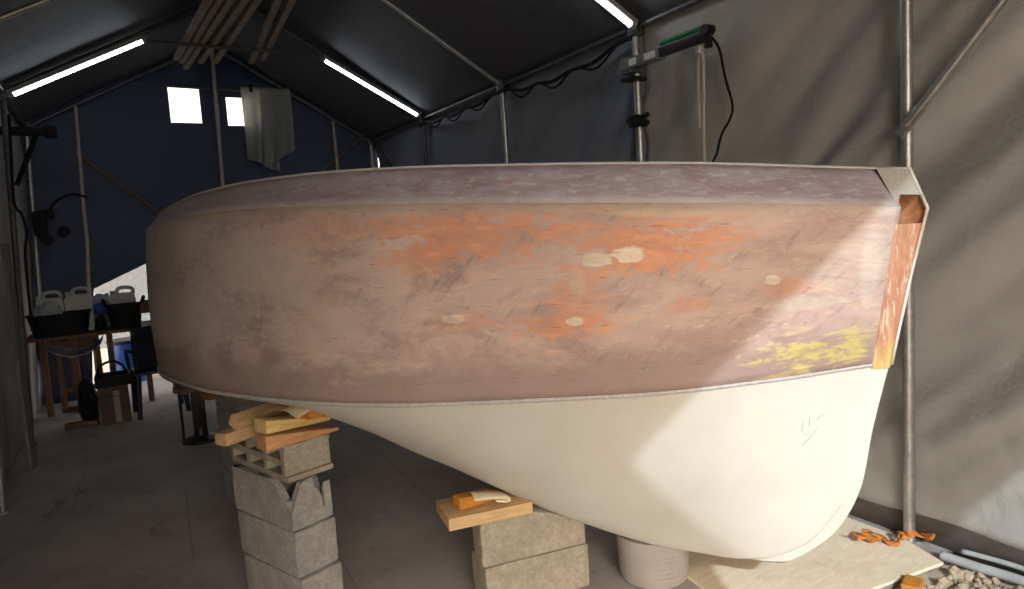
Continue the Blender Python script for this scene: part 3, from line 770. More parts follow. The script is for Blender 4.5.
# deck a little below the sheer
bm = bmesh.new()
def f_deck(u, v):
    i = 1.6 + u * 18.6; a = p_kn(i, 1).lerp(p_sh(i, 1), .35); b = p_kn(i, -1).lerp(p_sh(i, -1), .35)
    p = a.lerp(b, 0.06 + 0.88 * v); p.z += 0.02 * (1 - (2 * v - 1) ** 2); return p
grid(bm, 60, 10, f_deck); thicken(link('deck', bm, M['deckwood'], boat, True), 0.012)

# bottom: five guide curves lofted from the stem aft
W = [(-.395, .014), (-.345, .05), (-.20, .22), (.0, .425), (.2, .6), (.45, .755), (.65, .85), (.85, .94), (1.05, 1.025), (1.22, 1.09), (1.40, 1.14), (1.54, 1.167), (1.66, 1.182), (1.75, 1.19), (1.9, 1.197), (2.2, 1.20), (2.6, 1.178), (3.0, 1.105), (3.4, .95), (3.85, .66), (4.2, .345), (4.5, .03)]
G = [(-.285, .014, .42), (-.237, .034, .385), (-.11, .052, .205), (.08, .052, .085), (.30, .058, .040), (.53, .115, .050), (.72, .205, .100), (.89, .30, .168), (1.08, .37, .233), (1.23, .46, .322), (1.40, .55, .422), (1.54, .63, .502), (1.66, .70, .587), (1.75, .76, .647), (1.9, .84, .747), (2.2, .95, .80), (2.6, 1.0, .825), (3.0, .90, .825), (3.4, .75, .825), (3.85, .5, .83), (4.2, .25, .84), (4.5, .02, .86)]
K = [(-.05, .076), (.03, .024), (.14, .008), (.28, .006), (.42, .010), (.56, .024), (.72, .055), (.89, .095), (1.08, .14), (1.23, .21), (1.40, .29), (1.54, .36), (1.66, .43), (1.75, .48), (1.9, .57), (2.2, .64), (2.6, .68), (3.0, .70), (3.4, .72), (3.85, .76), (4.2, .80), (4.5, .84)]
jj = list(range(22))
fw = [pchip(jj, [w[0] for w in W]), pchip(jj, [w[1] for w in W])]
fg = [pchip(jj, [g[k] for g in G]) for k in range(3)]
fk = [pchip(jj, [k[0] for k in K]), pchip(jj, [k[1] for k in K])]
def bot(u, q, sg=1):
    i = u * 21
    w = Vector((fw[0](i), fw[1](i), fwz(fw[0](i)))); g = Vector((fg[0](i), fg[1](i), fg[2](i))); k = Vector((fk[0](i), 0.0 if i < .01 else 0.0, fk[1](i)))
    m1 = w.lerp(g, 0.5); m2 = g.lerp(k, 0.5)
    f = max(0, 1 - i / 1.0)
    m1 += Vector((0.005 * f, 0.025 * min(1, max(0, i - 2) / 6), 0.0))
    m2 += Vector((-0.02 * f, 0.010 * min(1, i / 5), -0.03 * f - 0.004 * min(1, i / 5)))
    P = [w, m1, g, m2, k]
    x = q * 4; a = min(int(x), 3); t = x - a
    p0, p1, p2, p3 = P[max(a - 1, 0)], P[a], P[a + 1], P[min(a + 2, 4)]
    c = 0.5 * ((2 * p1) + (p2 - p0) * t + (2 * p0 - 5 * p1 + 4 * p2 - p3) * t * t + (3 * p1 - p0 - 3 * p2 + p3) * t ** 3)
    return L(c.x, sg * max(c.y, 0.0), c.z)
bm = bmesh.new()
for sg in (1, -1): grid(bm, 150, 32, lambda u, v: bot(u ** 1.3, v, sg))
bmesh.ops.remove_doubles(bm, verts=bm.verts, dist=0.0008)
link('hull_bottom', bm, M['bottom'], boat, True)

# stem timber
rab = [(-.437, 1.573), (-.41, 1.40), (-.385, 1.22), (-.36, 1.05), (-.343, .95)]          # where the planking stops
out = [(-.398, .95), (-.425, 1.10), (-.468, 1.32), (-.523, 1.570)]
bm = bmesh.new()
def strip_face(z0, z1, n=14):
    fr = pchip([z for s, z in rab][::-1], [s for s, z in rab][::-1]); fo = pchip([z for s, z in out], [s for s, z in out])
    rings = []
    for k in range(n + 1):
        z = z0 + (z1 - z0) * k / n
        so, sr = fo(z), fr(z)
        ring = [L(sr + .02, .056, z), L(sr, .058, z), L(so + .004, .022, z), L(so, .014, z), L(so, -.014, z), L(so + .004, -.022, z), L(sr, -.058, z), L(sr + .02, -.056, z)]
        rings.append([bm.verts.new(p) for p in ring])
    for A, B in zip(rings, rings[1:]):
        for k in range(8): bm.faces.new((A[k], A[(k + 1) % 8], B[(k + 1) % 8], B[k]))
    bm.faces.new(rings[0][::-1]); bm.faces.new(rings[-1])
strip_face(.948, 1.515)
stem = link('stem', bm, M['stem'], boat)
bm = bmesh.new()                        # the chamfered stem head over the notch
headp = [(-.437, 1.575), (-.445, 1.64), (-.512, 1.64), (-.523, 1.575), (-.467, 1.719), (-.36, 1.732)]
poly = [(-.430, 1.580), (-.440, 1.630), (-.510, 1.622), (-.524, 1.572), (-.466, 1.722), (-.362, 1.734)]
poly = [(-.362, 1.734), (-.432, 1.585), (-.440, 1.628), (-.505, 1.622), (-.4665, 1.722)]
A = [bm.verts.new(L(s, .050, z)) for s, z in poly]; B = [bm.verts.new(L(s, -.050, z)) for s, z in poly]
bm.faces.new(A); bm.faces.new(B[::-1])
for i in range(len(poly)): bm.faces.new((A[i], B[i], B[(i + 1) % len(poly)], A[(i + 1) % len(poly)]))
link('stem_head', bm, M['stem'], boat)
bm = bmesh.new()                        # back and far cheek of the notch
def plate(poly, t0, t1):
    A = [bm.verts.new(L(s, t0, z)) for s, z in poly]; B = [bm.verts.new(L(s, t1, z)) for s, z in poly]
    bm.faces.new(A); bm.faces.new(B[::-1])
    for i in range(len(poly)): bm.faces.new((A[i], B[i], B[(i + 1) % len(poly)], A[(i + 1) % len(poly)]))
plate([(-.405, 1.51), (-.438, 1.625), (-.506, 1.625), (-.522, 1.572), (-.512, 1.51)], -.035, -.050)
plate([(-.395, 1.51), (-.40, 1.63), (-.438, 1.63), (-.434, 1.51)], .045, -.05)
link('stem_notch', bm, M['notchwood'], boat)
bm = bmesh.new()
tube(bm, [L(s - .003, -.02, z) for s, z in [(-.398, .955), (-.425, 1.10), (-.468, 1.32), (-.523, 1.570), (-.466, 1.724), (-.36, 1.737)]], 0.006, 8)
link('stem_edge', bm, M['whitetrim'], boat, True)

# pencil scribble and drill dots on the white bow
M['pencil'] = plain('pencil_grey', (0.42, 0.40, 0.38), 0.8)
def surf(u, q):
    p = bot(u, q, 1); e = 1e-3
    n = (bot(u + e, q) - bot(u - e, q)).cross(bot(u, q + e) - bot(u, q - e)).normalized()
    if n.x > 0: n = -n
    return p + n * 0.0012
bm = bmesh.new()
UC, QC = 0.105, 0.15
for seg in ([(-.006, -.02), (-.007, .01), (-.004, .025), (.0, .03)], [(-.002, -.03), (-.0015, .0)], [(.004, -.012), (.0075, -.025), (.010, -.018)], [(-.006, .055), (.0, .035), (.0055, .012)]):
    tube(bm, [surf(UC - a * 1.1, QC + b * 0.8) for a, b in seg], 0.0009, 5)
link('pencil_mark', bm, M['pencil'], boat, True)

# ------------------------------------------------------------------ concrete block piers
def block_solid(name, c, rz, size, m, label, group, bevel=0.012, chip=0.0):
    bm = bmesh.new(); box(bm, (0, 0, size[2] / 2), size, None, bevel)
    bmesh.ops.subdivide_edges(bm, edges=[e for e in bm.edges if e.calc_length() > 0.08], cuts=5, use_grid_fill=True)
    for v in bm.verts: v.co += Vector((mnoise.noise(v.co * 14 + Vector(c)), mnoise.noise(v.co * 13 + Vector((5, c[0], 2))), mnoise.noise(v.co * 15 + Vector((1, 9, c[1]))))) * 0.003
    if chip:
        for v in bm.verts: v.co.z -= max(0, v.co.x - .03) * chip * min(1, v.co.z / size[2] * 1.3)
    return tag(link(name, bm, m, None, 35, c, (0, 0, rz)), label, 'block', group)
def from_corner(corner, rz, lx, ly, z):
    """centre of a block whose near corner is given; x axis along the width, y along the length"""
    c, s = math.cos(rz), math.sin(rz)
    return (corner[0] + c * lx / 2 - s * ly / 2, corner[1] + s * lx / 2 + c * ly / 2, z)
G1 = 'concrete blocks of the near pier'
R1 = math.radians(20)
block_solid('concrete_block', from_corner((.525, 2.79), R1, .205, .465, 0.0), R1, (.205, .465, .195), M['block'], 'lowest concrete block of the near pier, cut off by the picture edge', G1)
block_solid('concrete_block', from_corner((.518, 2.80), R1, .205, .465, 0.2), R1 , (.205, .465, .198), M['block'], 'whole concrete block under the broken one in the near pier', G1)
# broken hollow block
root = empty('concrete_block', 'broken hollow concrete block with a jagged notch in the near pier', 'block', from_corner((.520, 2.82), R1, .195, .465, 0.4), R1, G1)
bm = bmesh.new()
hx, hy, H, t = .0975, .2325, .198, .034
long_near = [(-hy, 0), (-hy, .075), (-hy + .02, .092), (-hy + .035, .118), (-hy + .06, .125), (-hy + .085, .150), (-hy + .10, .166), (-hy + .125, .185), (-hy + .15, H), (hy, H), (hy, 0)]
prism(bm, long_near, -hx, -hx + t, 'X')
long_far = [(-hy, 0), (-hy, .16), (-hy + .02, .12), (-hy + .03, .06), (-hy + .05, .05), (-hy + .07, .10), (-hy + .09, .15), (-hy + .14, H), (hy, H), (hy, 0)]
prism(bm, long_far, hx - t, hx, 'X')
face = [(-hx, 0), (-hx, .075), (-hx + .012, .10), (-hx + .022, .112), (-hx + .03, .138), (-hx + .045, .16), (-hx + .058, .19), (-hx + .085, H - .002), (-hx + .11, H), (-hx + .118, .16), (-hx + .135, .135), (-hx + .15, .10), (-hx + .155, .055), (hx - .012, .04), (hx, .05), (hx, 0)]
prism(bm, face, -hy, -hy + t, 'Y')
prism(bm, [(-hx, 0), (-hx, H), (hx, H), (hx, 0)], hy - t, hy, 'Y')
prism(bm, [(-hx, 0), (-hx, H), (hx, H), (hx, 0)], -.016, .016, 'Y')
for v in bm.verts: v.co += Vector((mnoise.noise(v.co * 30), mnoise.noise(v.co * 31 + Vector((3, 1, 4))), 0)) * 0.004
link('block_shell', bm, M['block'], root)
# block lying on its side, holes towards the left
root = empty('concrete_block', 'hollow concrete block lying on its side with six open holes, topmost of the near pier', 'block', from_corner((.518, 2.86), R1 - .06, .215, .50, 0.6), R1 - .06, G1)
bm = bmesh.new(); lx, ly, H = .215, .50, .158
wall = .026
zs = [0, wall, H / 2 - wall / 2, H / 2 + wall / 2, H - wall, H]
ys = [-ly / 2, -ly / 2 + .03]
w3 = (ly - 4 * .03) / 3
ys = [-ly / 2]
for k in range(3): ys += [ys[-1] + .03, ys[-1] + .03 + w3]
ys.append(ly / 2)
for i in range(len(ys) - 1):
    for j in range(5):
        hole = (i % 2 == 1) and (j in (1, 3))
        y0, y1, z0, z1 = ys[i], ys[i + 1], zs[j], zs[j + 1]
        if hole:
            box(bm, (lx / 2 - .015, (y0 + y1) / 2, (z0 + z1) / 2), (.03, y1 - y0, z1 - z0))
        else:
            box(bm, (0, (y0 + y1) / 2, (z0 + z1) / 2), (lx, y1 - y0, z1 - z0))
box(bm, (0.0, -ly / 2 - .006, .012), (lx, .03, .024), None, .006)
box(bm, (0.0, -ly / 2 - .003, .145), (lx, .02, .022), None, .006)
bmesh.ops.remove_doubles(bm, verts=bm.verts, dist=0.0005)
link('block_shell', bm, M['blockwarm'], root)

G2 = 'concrete blocks of the pier under the bow'
R2 = math.radians(-9.5)
HD = (.1, .06)
for k, lab in enumerate(('lower concrete block of the pier under the white bow, right of the open gap', 'upper concrete block of the pier under the white bow, carrying a plank')):
    block_solid('concrete_block', (1.176 + .24 * math.cos(R2) - HD[k] * math.sin(R2) + (0.01 if k == 0 else 0), 2.404 + .24 * math.sin(R2) + HD[k] * math.cos(R2), 0.2 * k), R2, (.48, .20 if k == 0 else .12, .197), M['blockwarm'], lab, G2, 0.014, 0.45 * k)
G3 = 'concrete blocks of the far pier'
for k in range(4):
    block_solid('concrete_block', (.60, 4.40, 0.2 * k), .2, (.22, .42, .194), M['block'], ['bottom', 'second from the floor', 'third from the floor', 'topmost'][k] + ' concrete block of the far pier half hidden behind the near pier', G3)

# timber packing
def stick(name, a, b, w, h, m, label, group=None, roll=0.0, taper=1.0, cat='wood offcut'):
    a = Vector(a); b = Vector(b); d = b - a; Ln = d.length
    bm = bmesh.new(); vs = box(bm, (0, 0, 0), (Ln, w, h), None, 0.003)
    for v in vs:
        if v.co.x > 0: v.co.z = -h / 2 + (v.co.z + h / 2) * taper
    Q = d.to_track_quat('X', 'Z').to_matrix().to_4x4() @ Matrix.Rotation(roll, 4, 'X')
    o = link(name, bm, m, None, 30, (a + b) / 2); o.rotation_euler = Q.to_euler()
    return tag(o, label, cat, group)
GW = 'timber packing on the near pier'
stick('timber_wedge', (.435, 2.86, .79), (.76, 2.96, .79), .085, .062, M['pineorange'], 'reddish timber wedge at the bottom right of the packing on the near pier', GW, 0, .22)
stick('timber_wedge', (.445, 2.90, .848), (.74, 3.02, .822), .09, .056, M['pineyellow'], 'yellow timber wedge lying on the reddish one on the near pier', GW, 0, .3)
stick('timber_block', (.305, 3.05, .785), (.60, 3.22, .785), .075, .052, M['pine'], 'brown timber stick poking out at the left of the near pier', GW)
stick('timber_block', (.365, 3.06, .842), (.60, 3.21, .842), .058, .05, M['pine'], 'pale faceted timber offcut on top of the left stick of the near pier', GW, .55)
stick('timber_block', (.62, 2.89, .866), (.72, 2.93, .856), .07, .042, M['ochre'], 'small bright orange offcut under the curled veneer sheet', GW)
# curled veneer sheets
def veneer(c, rz, ln, w, curl, label, name='veneer_sheet'):
    bm = bmesh.new()
    prof = smooth_path([Vector(p) for p in curl], 8)
    n = len(prof)
    V = [[bm.verts.new((p.x, (v - .5) * w + .02 * math.sin(p.x * 20) * v, p.z + .008 * math.sin(v * 5 + p.x * 11))) for v in np.linspace(0, 1, 8)] for p in prof]
    for A, B in zip(V, V[1:]):
        for k in range(7): bm.faces.new((A[k], A[k + 1], B[k + 1], B[k]))
    return tag(thicken(link(name, bm, M['veneer'], None, True, c, (0, 0, rz)), .003), label, 'sheet', 'curled cream sheets')
veneer((.685, 2.90, .880), .25, .3, .18, [(-.14, 0, .012), (-.07, 0, .03), (0, 0, .018), (.02, 0, .012), (.06, 0, .028), (.12, 0, .015), (.165, 0, -.03), (.185, 0, -.075)], 'cream veneer sheet curling down over the near pier')
stick('bearing_plank', (1.062, 2.52, .424), (1.42, 2.455, .424), .22, .05, M['pine'], 'thick pale plank on the pier under the bow', None, 0, 1, 'plank')
stick('timber_wedge', (1.115, 2.485, .476), (1.29, 2.50, .474), .06, .05, M['ochre'], 'orange timber wedge at the end of the thick pale plank', None, 0, .7)
veneer((1.27, 2.44, .462), -.2, .3, .12, [(-.10, 0, .045), (-.03, 0, .035), (.03, 0, .022), (.055, 0, .010), (.045, 0, .0), (.02, 0, .004), (-.01, 0, .015)], 'cream folded sheet squeezed between plank and hull')

# stands and bearers under the stern
stick('bearer_timber', (.225, 4.13, .815), (.62, 4.34, .815), .10, .035, M['pinebrown'], 'brown bearer timber under the hull, the left of two on the far pier', 'bearers under the stern', 0, 1, 'bearer')
stick('bearer_timber', (.335, 3.93, .805), (.72, 4.12, .805), .10, .045, M['pinebrown'], 'brown bearer timber under the hull, just left of the near pier packing', 'bearers under the stern', 0, 1, 'bearer')
root = empty('jack_stand', 'black steel jack stand under the stern behind the bearers', 'stand', (.47, 6.1, 0))
bm = bmesh.new(); lathe(bm, [(.15, 0), (.15, .02), (.06, .05), (.045, .12)], 24); link('base', bm, M['blacksteel'], root, 40)
bm = bmesh.new(); box(bm, (0, 0, .45), (.10, .09, .70), None, .008); link('column', bm, M['blacksteel'], root, 40)
bm = bmesh.new(); box(bm, (0, 0, .82), (.20, .16, .05), None, .008); link('pad', bm, M['blacksteel'], root, 40)
bm = bmesh.new(); cyl(bm, (-.13, .03, .0), (-.13, .03, .75), .012); link('screw_rod', bm, M['blacksteel'], root, 40)

# bucket
root = empty('plastic_bucket', 'white plastic bucket standing under the forefoot of the boat', 'bucket', (1.95, 2.235, 0.0))
bm = bmesh.new(); lathe(bm, [(.135, .0), (.150, .008), (.154, .03), (.164, .212), (.159, .212), (.148, .03), (.0001, .02)], 40); link('bucket_body', bm, M['whiteplastic'], root, 50)
bm = bmesh.new(); lathe(bm, [(.150, .206), (.167, .206), (.168, .216), (.150, .219), (.0001, .217)], 40); link('lid', bm, M['whiteplastic'], root, 50)
bm = bmesh.new()
for zz, a0, a1 in ((.145, -1.95, -1.45), (.127, -2.05, -1.35), (.10, -2.0, -1.75), (.075, -1.75, -1.5), (.055, -2.05, -1.4)):
    aa = [a0 + (a1 - a0) * k / 10 - .25 for k in range(11)]
    rr = .1545 + (.165 - .154) * (zz - .03) / .195
    tube(bm, [(rr * math.cos(a), rr * math.sin(a), zz + .002 * math.sin(a * 40)) for a in aa], .0011, 5)
link('worn_print', bm, M['wornprint'], root, True)

# plywood sheet under the bow
bm = bmesh.new(); prism(bm, [(0, 0), (-1.02, .14), (-.84, 1.36), (.105, 1.2), (.085, .22)], 0.0, .014, 'Z')
tag(link('plywood_sheet', bm, M['osb'], None, False, (2.985, 1.525, 0.004)), 'tan plywood sheet lying on the ground under the bow', 'board')
strap = []
# crumpled orange strap at the foot of the post
bm = bmesh.new()
rs = random.Random(11)
pth = smooth_path([(-.16 + .29 * k / 15 + rs.uniform(-.02, .02), .11 - .20 * k / 15 + rs.uniform(-.045, .045), rs.uniform(.006, .05)) for k in range(16)], 6)
rings = []
for i, p in enumerate(pth):
    t = (pth[min(i + 1, len(pth) - 1)] - pth[max(i - 1, 0)]).normalized()
    n1 = t.cross(Vector((math.sin(i * .5), math.cos(i * .37), 1.2))).normalized() * .017
    rings.append((bm.verts.new(p + n1), bm.verts.new(p + n1 * .1 + Vector((0, 0, .006))), bm.verts.new(p - n1)))
for A, B in zip(rings, rings[1:]):
    bm.faces.new((A[0], A[1], B[1], B[0])); bm.faces.new((A[1], A[2], B[2], B[1]))
tag(thicken(link('orange_strap', bm, M['orangecloth'], None, True, (3.0, 1.745, .018)), .004), 'crumpled orange strap at the foot of the post behind the bow', 'strap')
bm = bmesh.new(); box(bm, (0, 0, .025), (.10, .07, .05), None, .008)
tag(link('orange_offcut', bm, M['ochre'], None, False, (2.70, 1.50, -.012), (0, 0, .3)), 'orange wood offcut peeping out under the front edge of the plywood sheet', 'wood offcut')

# ground pipe along the right wall and gravel
strand('ground_pipe', [(3.035, 1.56, .02), (3.05, 1.42, .018), (3.07, 1.25, .018), (3.06, 0.9, .018), (3.05, .55, .018)], .022, M['rail'], 'pale grey pipe on the ground along the foot of the right wall', 'pipe')
strand('ground_rope', [(3.09, 1.50, .045), (3.115, 1.30, .05), (3.11, 1.1, .045), (3.1, .8, .04)], .012, M['rail'], 'thin pale rope between the ground pipe and the tent wall', 'rope')
bm = bmesh.new()
rnd = random.Random(3)
for k in range(1500):
    x = rnd.uniform(2.15, 3.04); y = rnd.uniform(.95, 1.60 - .14 * (3.0 - x)); r = rnd.choice((.006, .009, .013, .018, .026)) * rnd.uniform(.7, 1.2)
    if y > 1.46 - .137 * (x - 2.985): continue
    Mx = Matrix.Translation((x, y, -.015 + r * .5)) @ Matrix.Rotation(rnd.uniform(0, 6), 4, (rnd.random(), rnd.random(), .4)) @ Matrix.Diagonal((r * rnd.uniform(.8, 1.4), r, r * rnd.uniform(.5, .9), 1))
    vs = bmesh.ops.create_icosphere(bm, subdivisions=1, radius=1, matrix=Mx)['verts']
gv = link('gravel', bm, plain('sandy_gravel', (.40, .31, .22), .95, 0, .4, 25, .4), None, False); tag(gv, 'sandy gravel in front of the plywood sheet', 'gravel', None, 'stuff')

# ------------------------------------------------------------------ the corner with the table
TY = 7.75
root = empty('work_table', 'dark work table by the left wall carrying the jerrycans', 'table', (-.25, TY, 0))
bm = bmesh.new(); box(bm, (0, .12, .84), (1.06, .62, .035), None, .004); link('tabletop', bm, M['pinebrown'], root)
for x, y in ((-.20, .40), (.12, .38), (-.46, .38), (.44, .38)):
    bm = bmesh.new(); box(bm, (x, y, .41), (.055, .055, .82), None, .004); link('leg', bm, M['tablewood'], root)
TT = .858
def jerrycan(loc, rz, w, h, label):
    root = empty('jerrycan', label, 'jerrycan', loc, rz, 'milky jerrycans')
    bm = bmesh.new()
    prof = [(-w / 2, 0), (w / 2, 0), (w / 2, h * .74), (w / 2 - .01, h * .84), (w * .30, h * .86), (-w * .18, h * .86), (-w / 2 + .02, h * .84), (-w / 2, h * .80)]
    prism(bm, prof, -w * .32, w * .32, 'Y')
    bmesh.ops.bevel(bm, geom=list(bm.edges), offset=.012, segments=2, affect='EDGES')
    link('can_body', bm, M['jerry'], root, 40)
    bm = bmesh.new()
    tube(bm, smooth_path([(-w * .20, 0, h * .84), (-w * .16, 0, h * .96), (0, 0, h), (w * .30, 0, h * .99), (w * .42, 0, h * .93), (w * .42, 0, h * .82)], 6), .019, 10)
    link('handle', bm, M['jerry'], root, True)
    bm = bmesh.new(); cyl(bm, (-w * .36, 0, h * .80), (-w * .36, 0, h * .93), .024, seg=18); link('cap', bm, M['jerry'], root, 40)
jerrycan((-.585, 7.875, TT), .06, .225, .40, 'milky jerrycan standing leftmost on the table, by the tent wall')
jerrycan((-.345, 7.875, TT), -.05, .225, .415, 'milky jerrycan second from the left on the table')
jerrycan((.03, 7.90, TT), 0.0, .23, .385, 'milky jerrycan against the bright gap, behind the black tub')

def tub(loc, rz, w, d, h, label, horns):
    root = empty('black_tub', label, 'tub', loc, rz)
    bm = bmesh.new()
    def sup(k, n, a, b):
        th = 2 * math.pi * k / n; c, s = math.cos(th), math.sin(th); e = .45
        return (a * math.copysign(abs(c) ** e, c), b * math.copysign(abs(s) ** e, s))
    n = 40; rings = []
    for f, z in ((.0, 0), (.82, 0), (.86, .02), (1.0, h), (1.05, h), (1.05, h - .02), (1.0, h - .02)) if False else ((.84, 0), (1.0, h), (1.06, h), (1.06, h + .012), (.97, h + .012), (.82, .02)):
        rings.append([bm.verts.new((*sup(k, n, w / 2 * f, d / 2 * f), z)) for k in range(n)])
    for A, B in zip(rings, rings[1:]):
        for k in range(n): bm.faces.new((A[k], A[(k + 1) % n], B[(k + 1) % n], B[k]))
    bm.faces.new(rings[0][::-1]); bm.faces.new(rings[-1])
    link('tub_body', bm, M['black'], root, 50)
    if horns:
        for s in (-1, 1):
            bm = bmesh.new(); tube(bm, smooth_path([(s * w * .50, -.05, h), (s * w * .56, -.045, h + .05), (s * w * .58, 0, h + .065), (s * w * .56, .045, h + .05), (s * w * .50, .05, h)], 6), .016, 10); link('handle', bm, M['black'], root, True)
tub((-.50, 7.62, TT), .02, .50, .30, .20, 'black low tub at the left end of the table, in front of two jerrycans', False)
tub((.035, 7.62, TT), 0, .30, .28, .225, 'black tub with two upright handles at the right end of the table', True)

def lump(name, loc, r, m, label, cat, seed, amp=.35, group=None):
    bm = bmesh.new(); bmesh.ops.create_icosphere(bm, subdivisions=4, radius=1.0)
    for v in bm.verts:
        n = mnoise.noise(v.co * 2.1 + Vector((seed, 1, 3))) + .5 * mnoise.noise(v.co * 5 + Vector((2, seed, 1)))
        f = 1 + amp * n; v.co = Vector((v.co.x * r[0] * f, v.co.y * r[1] * f, max(v.co.z * r[2] * f, -r[2] * .75)))
    z0 = min(v.co.z for v in bm.verts)
    for v in bm.verts: v.co.z -= z0
    return tag(link(name, bm, m, None, True, loc), label, cat, group)
lump('plastic_bag', (-.58, 7.60, TT + .03), (.12, .085, .16), M['filmbag'], 'crumpled clear plastic bag lying in the low black tub', 'bag', 2.0)
lump('dark_bag', (-.18, 7.60, TT), (.047, .11, .085), M['navyplastic'], 'crumpled dark bag between the two black tubs', 'bag', 5.0)
bb = lump('water_bottles', (-.165, 8.05, TT), (.14, .09, .19), M['filmbag'], 'clear and blue crumpled bag behind the dark bag on the table', 'bag', 8.0, .25)
bm = bmesh.new(); bmesh.ops.create_icosphere(bm, subdivisions=3, radius=1.0)
for v in bm.verts: v.co = Vector((v.co.x * .075, v.co.y * .025, v.co.z * .06)) * (1 + .3 * mnoise.noise(v.co * 3))
link('blue_label', bm, M['blueplastic'], bb, True, (-.01, -.10, .19))
bb.name = 'plastic_bag'
# sheet slung below the table top
bm = bmesh.new()
grid(bm, 24, 12, lambda u, v: (-.36 + .46 * u, -.20 + .45 * v, .80 - .13 * math.sin(math.pi * u) ** .6 * (1 - .2 * v) + .02 * mnoise.noise(Vector((u * 6, v * 5, 2)))))
tag(thicken(link('slung_sheet', bm, M['filmbag'], None, True, (-.28, TY, -.02)), .004), 'pale plastic sheet sagging under the table top', 'sheet')
# cardboard box with a bin on it
root = empty('cardboard_box', 'brown taped cardboard box on the floor under the table edge', 'box', (-.14, 7.45, 0))
bm = bmesh.new(); box(bm, (0, 0, .175), (.25, .28, .35), None, .004); link('carton', bm, M['card'], root)
bm = bmesh.new(); box(bm, (.02, -.142, .16), (.05, .004, .30), None, .001); link('tape_strip', bm, M['tape'], root)
bm = bmesh.new(); box(bm, (0, -.143, .262), (.24, .004, .004)); link('flap_seam', bm, M['black'], root)
root = empty('tool_crate', 'black open crate with a hoop handle on the cardboard box', 'crate', (-.13, 7.45, .352))
bm = bmesh.new()
for p, s in (((0, -.14, .05), (.29, .02, .10)), ((0, .14, .05), (.29, .02, .10)), ((-.14, 0, .05), (.02, .27, .10)), ((.14, 0, .05), (.02, .27, .10)), ((0, 0, .008), (.28, .28, .016))): box(bm, p, s, None, .003)
link('crate_body', bm, M['black'], root)
bm = bmesh.new(); tube(bm, smooth_path([(-.12, 0, .09), (-.10, 0, .18), (0, 0, .22), (.08, 0, .18), (.12, 0, .09)], 6), .012, 8); link('handle', bm, M['black'], root, True)
lump('rubbish_bag', (-.36, 7.62, 0.0), (.085, .12, .24), M['black'], 'black sack standing between the box and the table leg', 'bag', 11.0, .2)
for (a, b, lab) in (((-.62, 8.25, .03), (-.28, 8.20, .03), 'short timber on the floor behind the black sack, the farther of two'), ((-.55, 7.42, .028), (-.29, 7.36, .028), 'short timber on the floor left of the cardboard box, the nearer of two')):
    stick('floor_timber', a, b, .07, .05, M['pinebrown'], lab, 'timbers on the floor by the box', 0, 1, 'timber')
# wooden frame on end under the table
root = empty('wooden_frame', 'brown wooden frame standing under the far side of the table', 'frame', (-.43, 8.62, 0))
for p, s in (((-.19, 0, .36), (.05, .05, .72)), ((.17, 0, .36), (.05, .04, .72)), ((0, 0, .16), (.36, .04, .05)), ((0, 0, .66), (.36, .04, .05)), ((-.08, .02, .4), (.03, .03, .5))):
    bm = bmesh.new(); box(bm, p, s, None, .004); link('rail' if s[0] > .1 else 'upright', bm, M['tablewood'], root)
# blue drum outside the lifted wall
root = empty('blue_drum', 'blue plastic drum standing outside the lifted end wall', 'drum', (.02, 9.6, -.03))
bm = bmesh.new(); lathe(bm, [(.19, 0), (.21, .02), (.215, .25), (.205, .27), (.215, .29), (.21, .50), (.19, .53), (.0001, .53)], 36); link('drum_body', bm, M['blueplastic'], root, 40)
bm = bmesh.new(); lathe(bm, [(.20, .52), (.218, .525), (.218, .555), (.20, .56)], 36); link('clamp_ring', bm, M['blacksteel'], root, 40)
# plastic chair
root = empty('plastic_chair', 'dark navy plastic chair beside the stern, half hidden by the hull', 'chair', (.25, 7.50, 0), math.radians(184))
bm = bmesh.new(); box(bm, (0, 0, .43), (.42, .42, .03), None, .012); box(bm, (0, -.20, .40), (.42, .03, .07), None, .008); link('seat', bm, M['navyplastic'], root, 40)
bm = bmesh.new(); grid(bm, 12, 10, lambda u, v: (-.21 + .42 * u, .19 + .09 * v - .04 * math.sin(math.pi * u), .44 + .42 * v + .03 * math.sin(math.pi * u) * v)); thicken(link('backrest', bm, M['navyplastic'], root, True), .018)
for x, y in ((-.19, -.19), (.19, -.19), (-.19, .19), (.19, .19)):
    bm = bmesh.new(); cyl(bm, (x * 1.12, y * 1.12, 0), (x, y, .43), .022, .034, 10); link('leg', bm, M['navyplastic'], root, 40)
for x in (-.22, .22):
    bm = bmesh.new(); tube(bm, smooth_path([(x, -.18, .42), (x * 1.08, -.16, .62), (x * 1.06, 0, .65), (x, .22, .66)], 6), .018, 8); link('armrest', bm, M['navyplastic'], root, True)
bm = bmesh.new(); box(bm, (0, 0, .0), (.34, .05, .14), None, .006)
tag(link('brown_beam', bm, M['pinebrown'], None, False, (.36, 8.3, 1.0)), 'brown beam end showing between the black tub and the stern', 'beam')
# post that carries the beam
o = bpy.data.objects['brown_beam']
bm = bmesh.new(); box(bm, (.08, .05, -.535), (.05, .05, .93), None, .004); link('support_post', bm, M['pinebrown'], o)

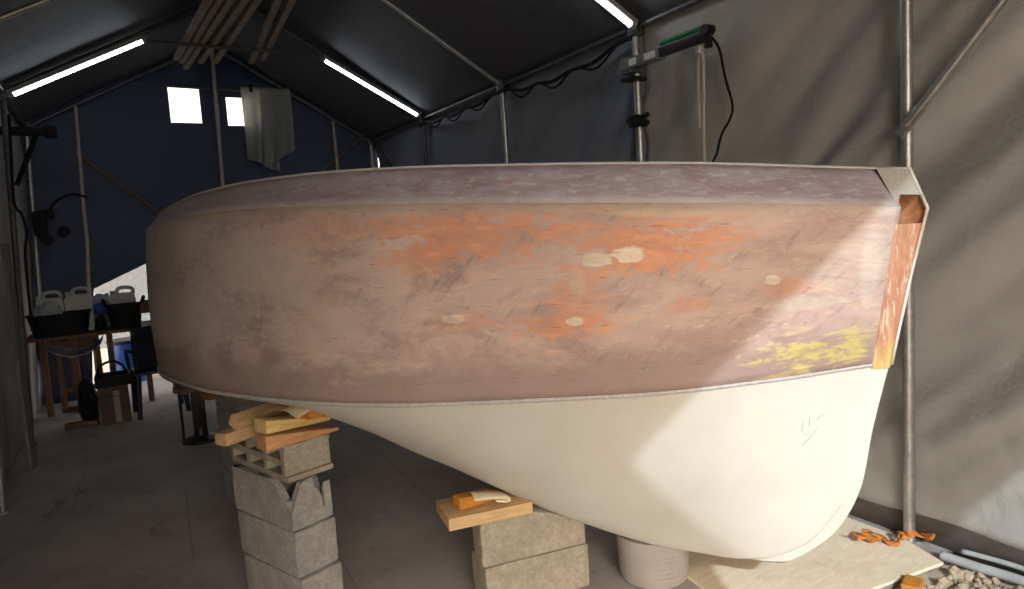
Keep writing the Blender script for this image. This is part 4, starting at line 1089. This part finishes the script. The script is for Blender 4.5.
# ------------------------------------------------------------------ light, sky, camera
d = Vector((0.5, 1.0, -0.68)).normalized()
ld = bpy.data.lights.new('sun', 'SUN'); ld.energy = 4.8; ld.angle = math.radians(0.6); ld.color = (0.74, 0.90, 1.0)
lo = bpy.data.objects.new('sun', ld); lo.rotation_euler = (-d).to_track_quat('Z', 'Y').to_euler(); lo.location = (-6, -3, 8); col.objects.link(lo)

w = bpy.data.worlds.new('sky'); scene.world = w; w.use_nodes = True
nt = w.node_tree; bg = nt.nodes['Background']
sky = nt.nodes.new('ShaderNodeTexSky'); sky.sky_type = 'NISHITA'; sky.sun_disc = False
sky.sun_elevation = math.radians(31.3); sky.sun_rotation = math.atan2(-0.5, -1.0)
sky.air_density = 1.0; sky.dust_density = 2.0
hs = nt.nodes.new('ShaderNodeHueSaturation'); hs.inputs['Saturation'].default_value = 0.25; nt.links.new(sky.outputs[0], hs.inputs['Color'])
wm = nt.nodes.new('ShaderNodeMix'); wm.data_type = 'RGBA'; wm.blend_type = 'MULTIPLY'; wm.inputs[0].default_value = 1.0; wm.inputs[7].default_value = (1.0, 0.90, 0.77, 1)
nt.links.new(hs.outputs[0], wm.inputs[6]); nt.links.new(wm.outputs[2], bg.inputs['Color']); bg.inputs['Strength'].default_value = 1.02

cam = bpy.data.cameras.new('camera'); co = bpy.data.objects.new('camera', cam); col.objects.link(co)
cam.sensor_width = 36.0; cam.lens = 675.1438 / 1024 * 36.0
yaw, pitch, roll = 0.5272, -0.0996, -0.0646
cy, sy, cp, sp = math.cos(yaw), math.sin(yaw), math.cos(pitch), math.sin(pitch)
F = Vector((sy * cp, cy * cp, sp)); R = Vector((cy, -sy, 0)); U = R.cross(F)
R2v = R * math.cos(roll) + U * math.sin(roll); U2 = -R * math.sin(roll) + U * math.cos(roll)
co.matrix_world = Matrix(((R2v.x, U2.x, -F.x, 0), (R2v.y, U2.y, -F.y, 0), (R2v.z, U2.z, -F.z, 1.6), (0, 0, 0, 1)))
cam.clip_start = 0.02
scene.camera = co

scene.view_settings.view_transform = 'Standard'; scene.view_settings.look = 'None'
scene.view_settings.gamma = 1.0; scene.view_settings.use_curve_mapping = False
scene.view_settings.exposure = -0.54
scene.cycles.max_bounces = 10; scene.cycles.diffuse_bounces = 6
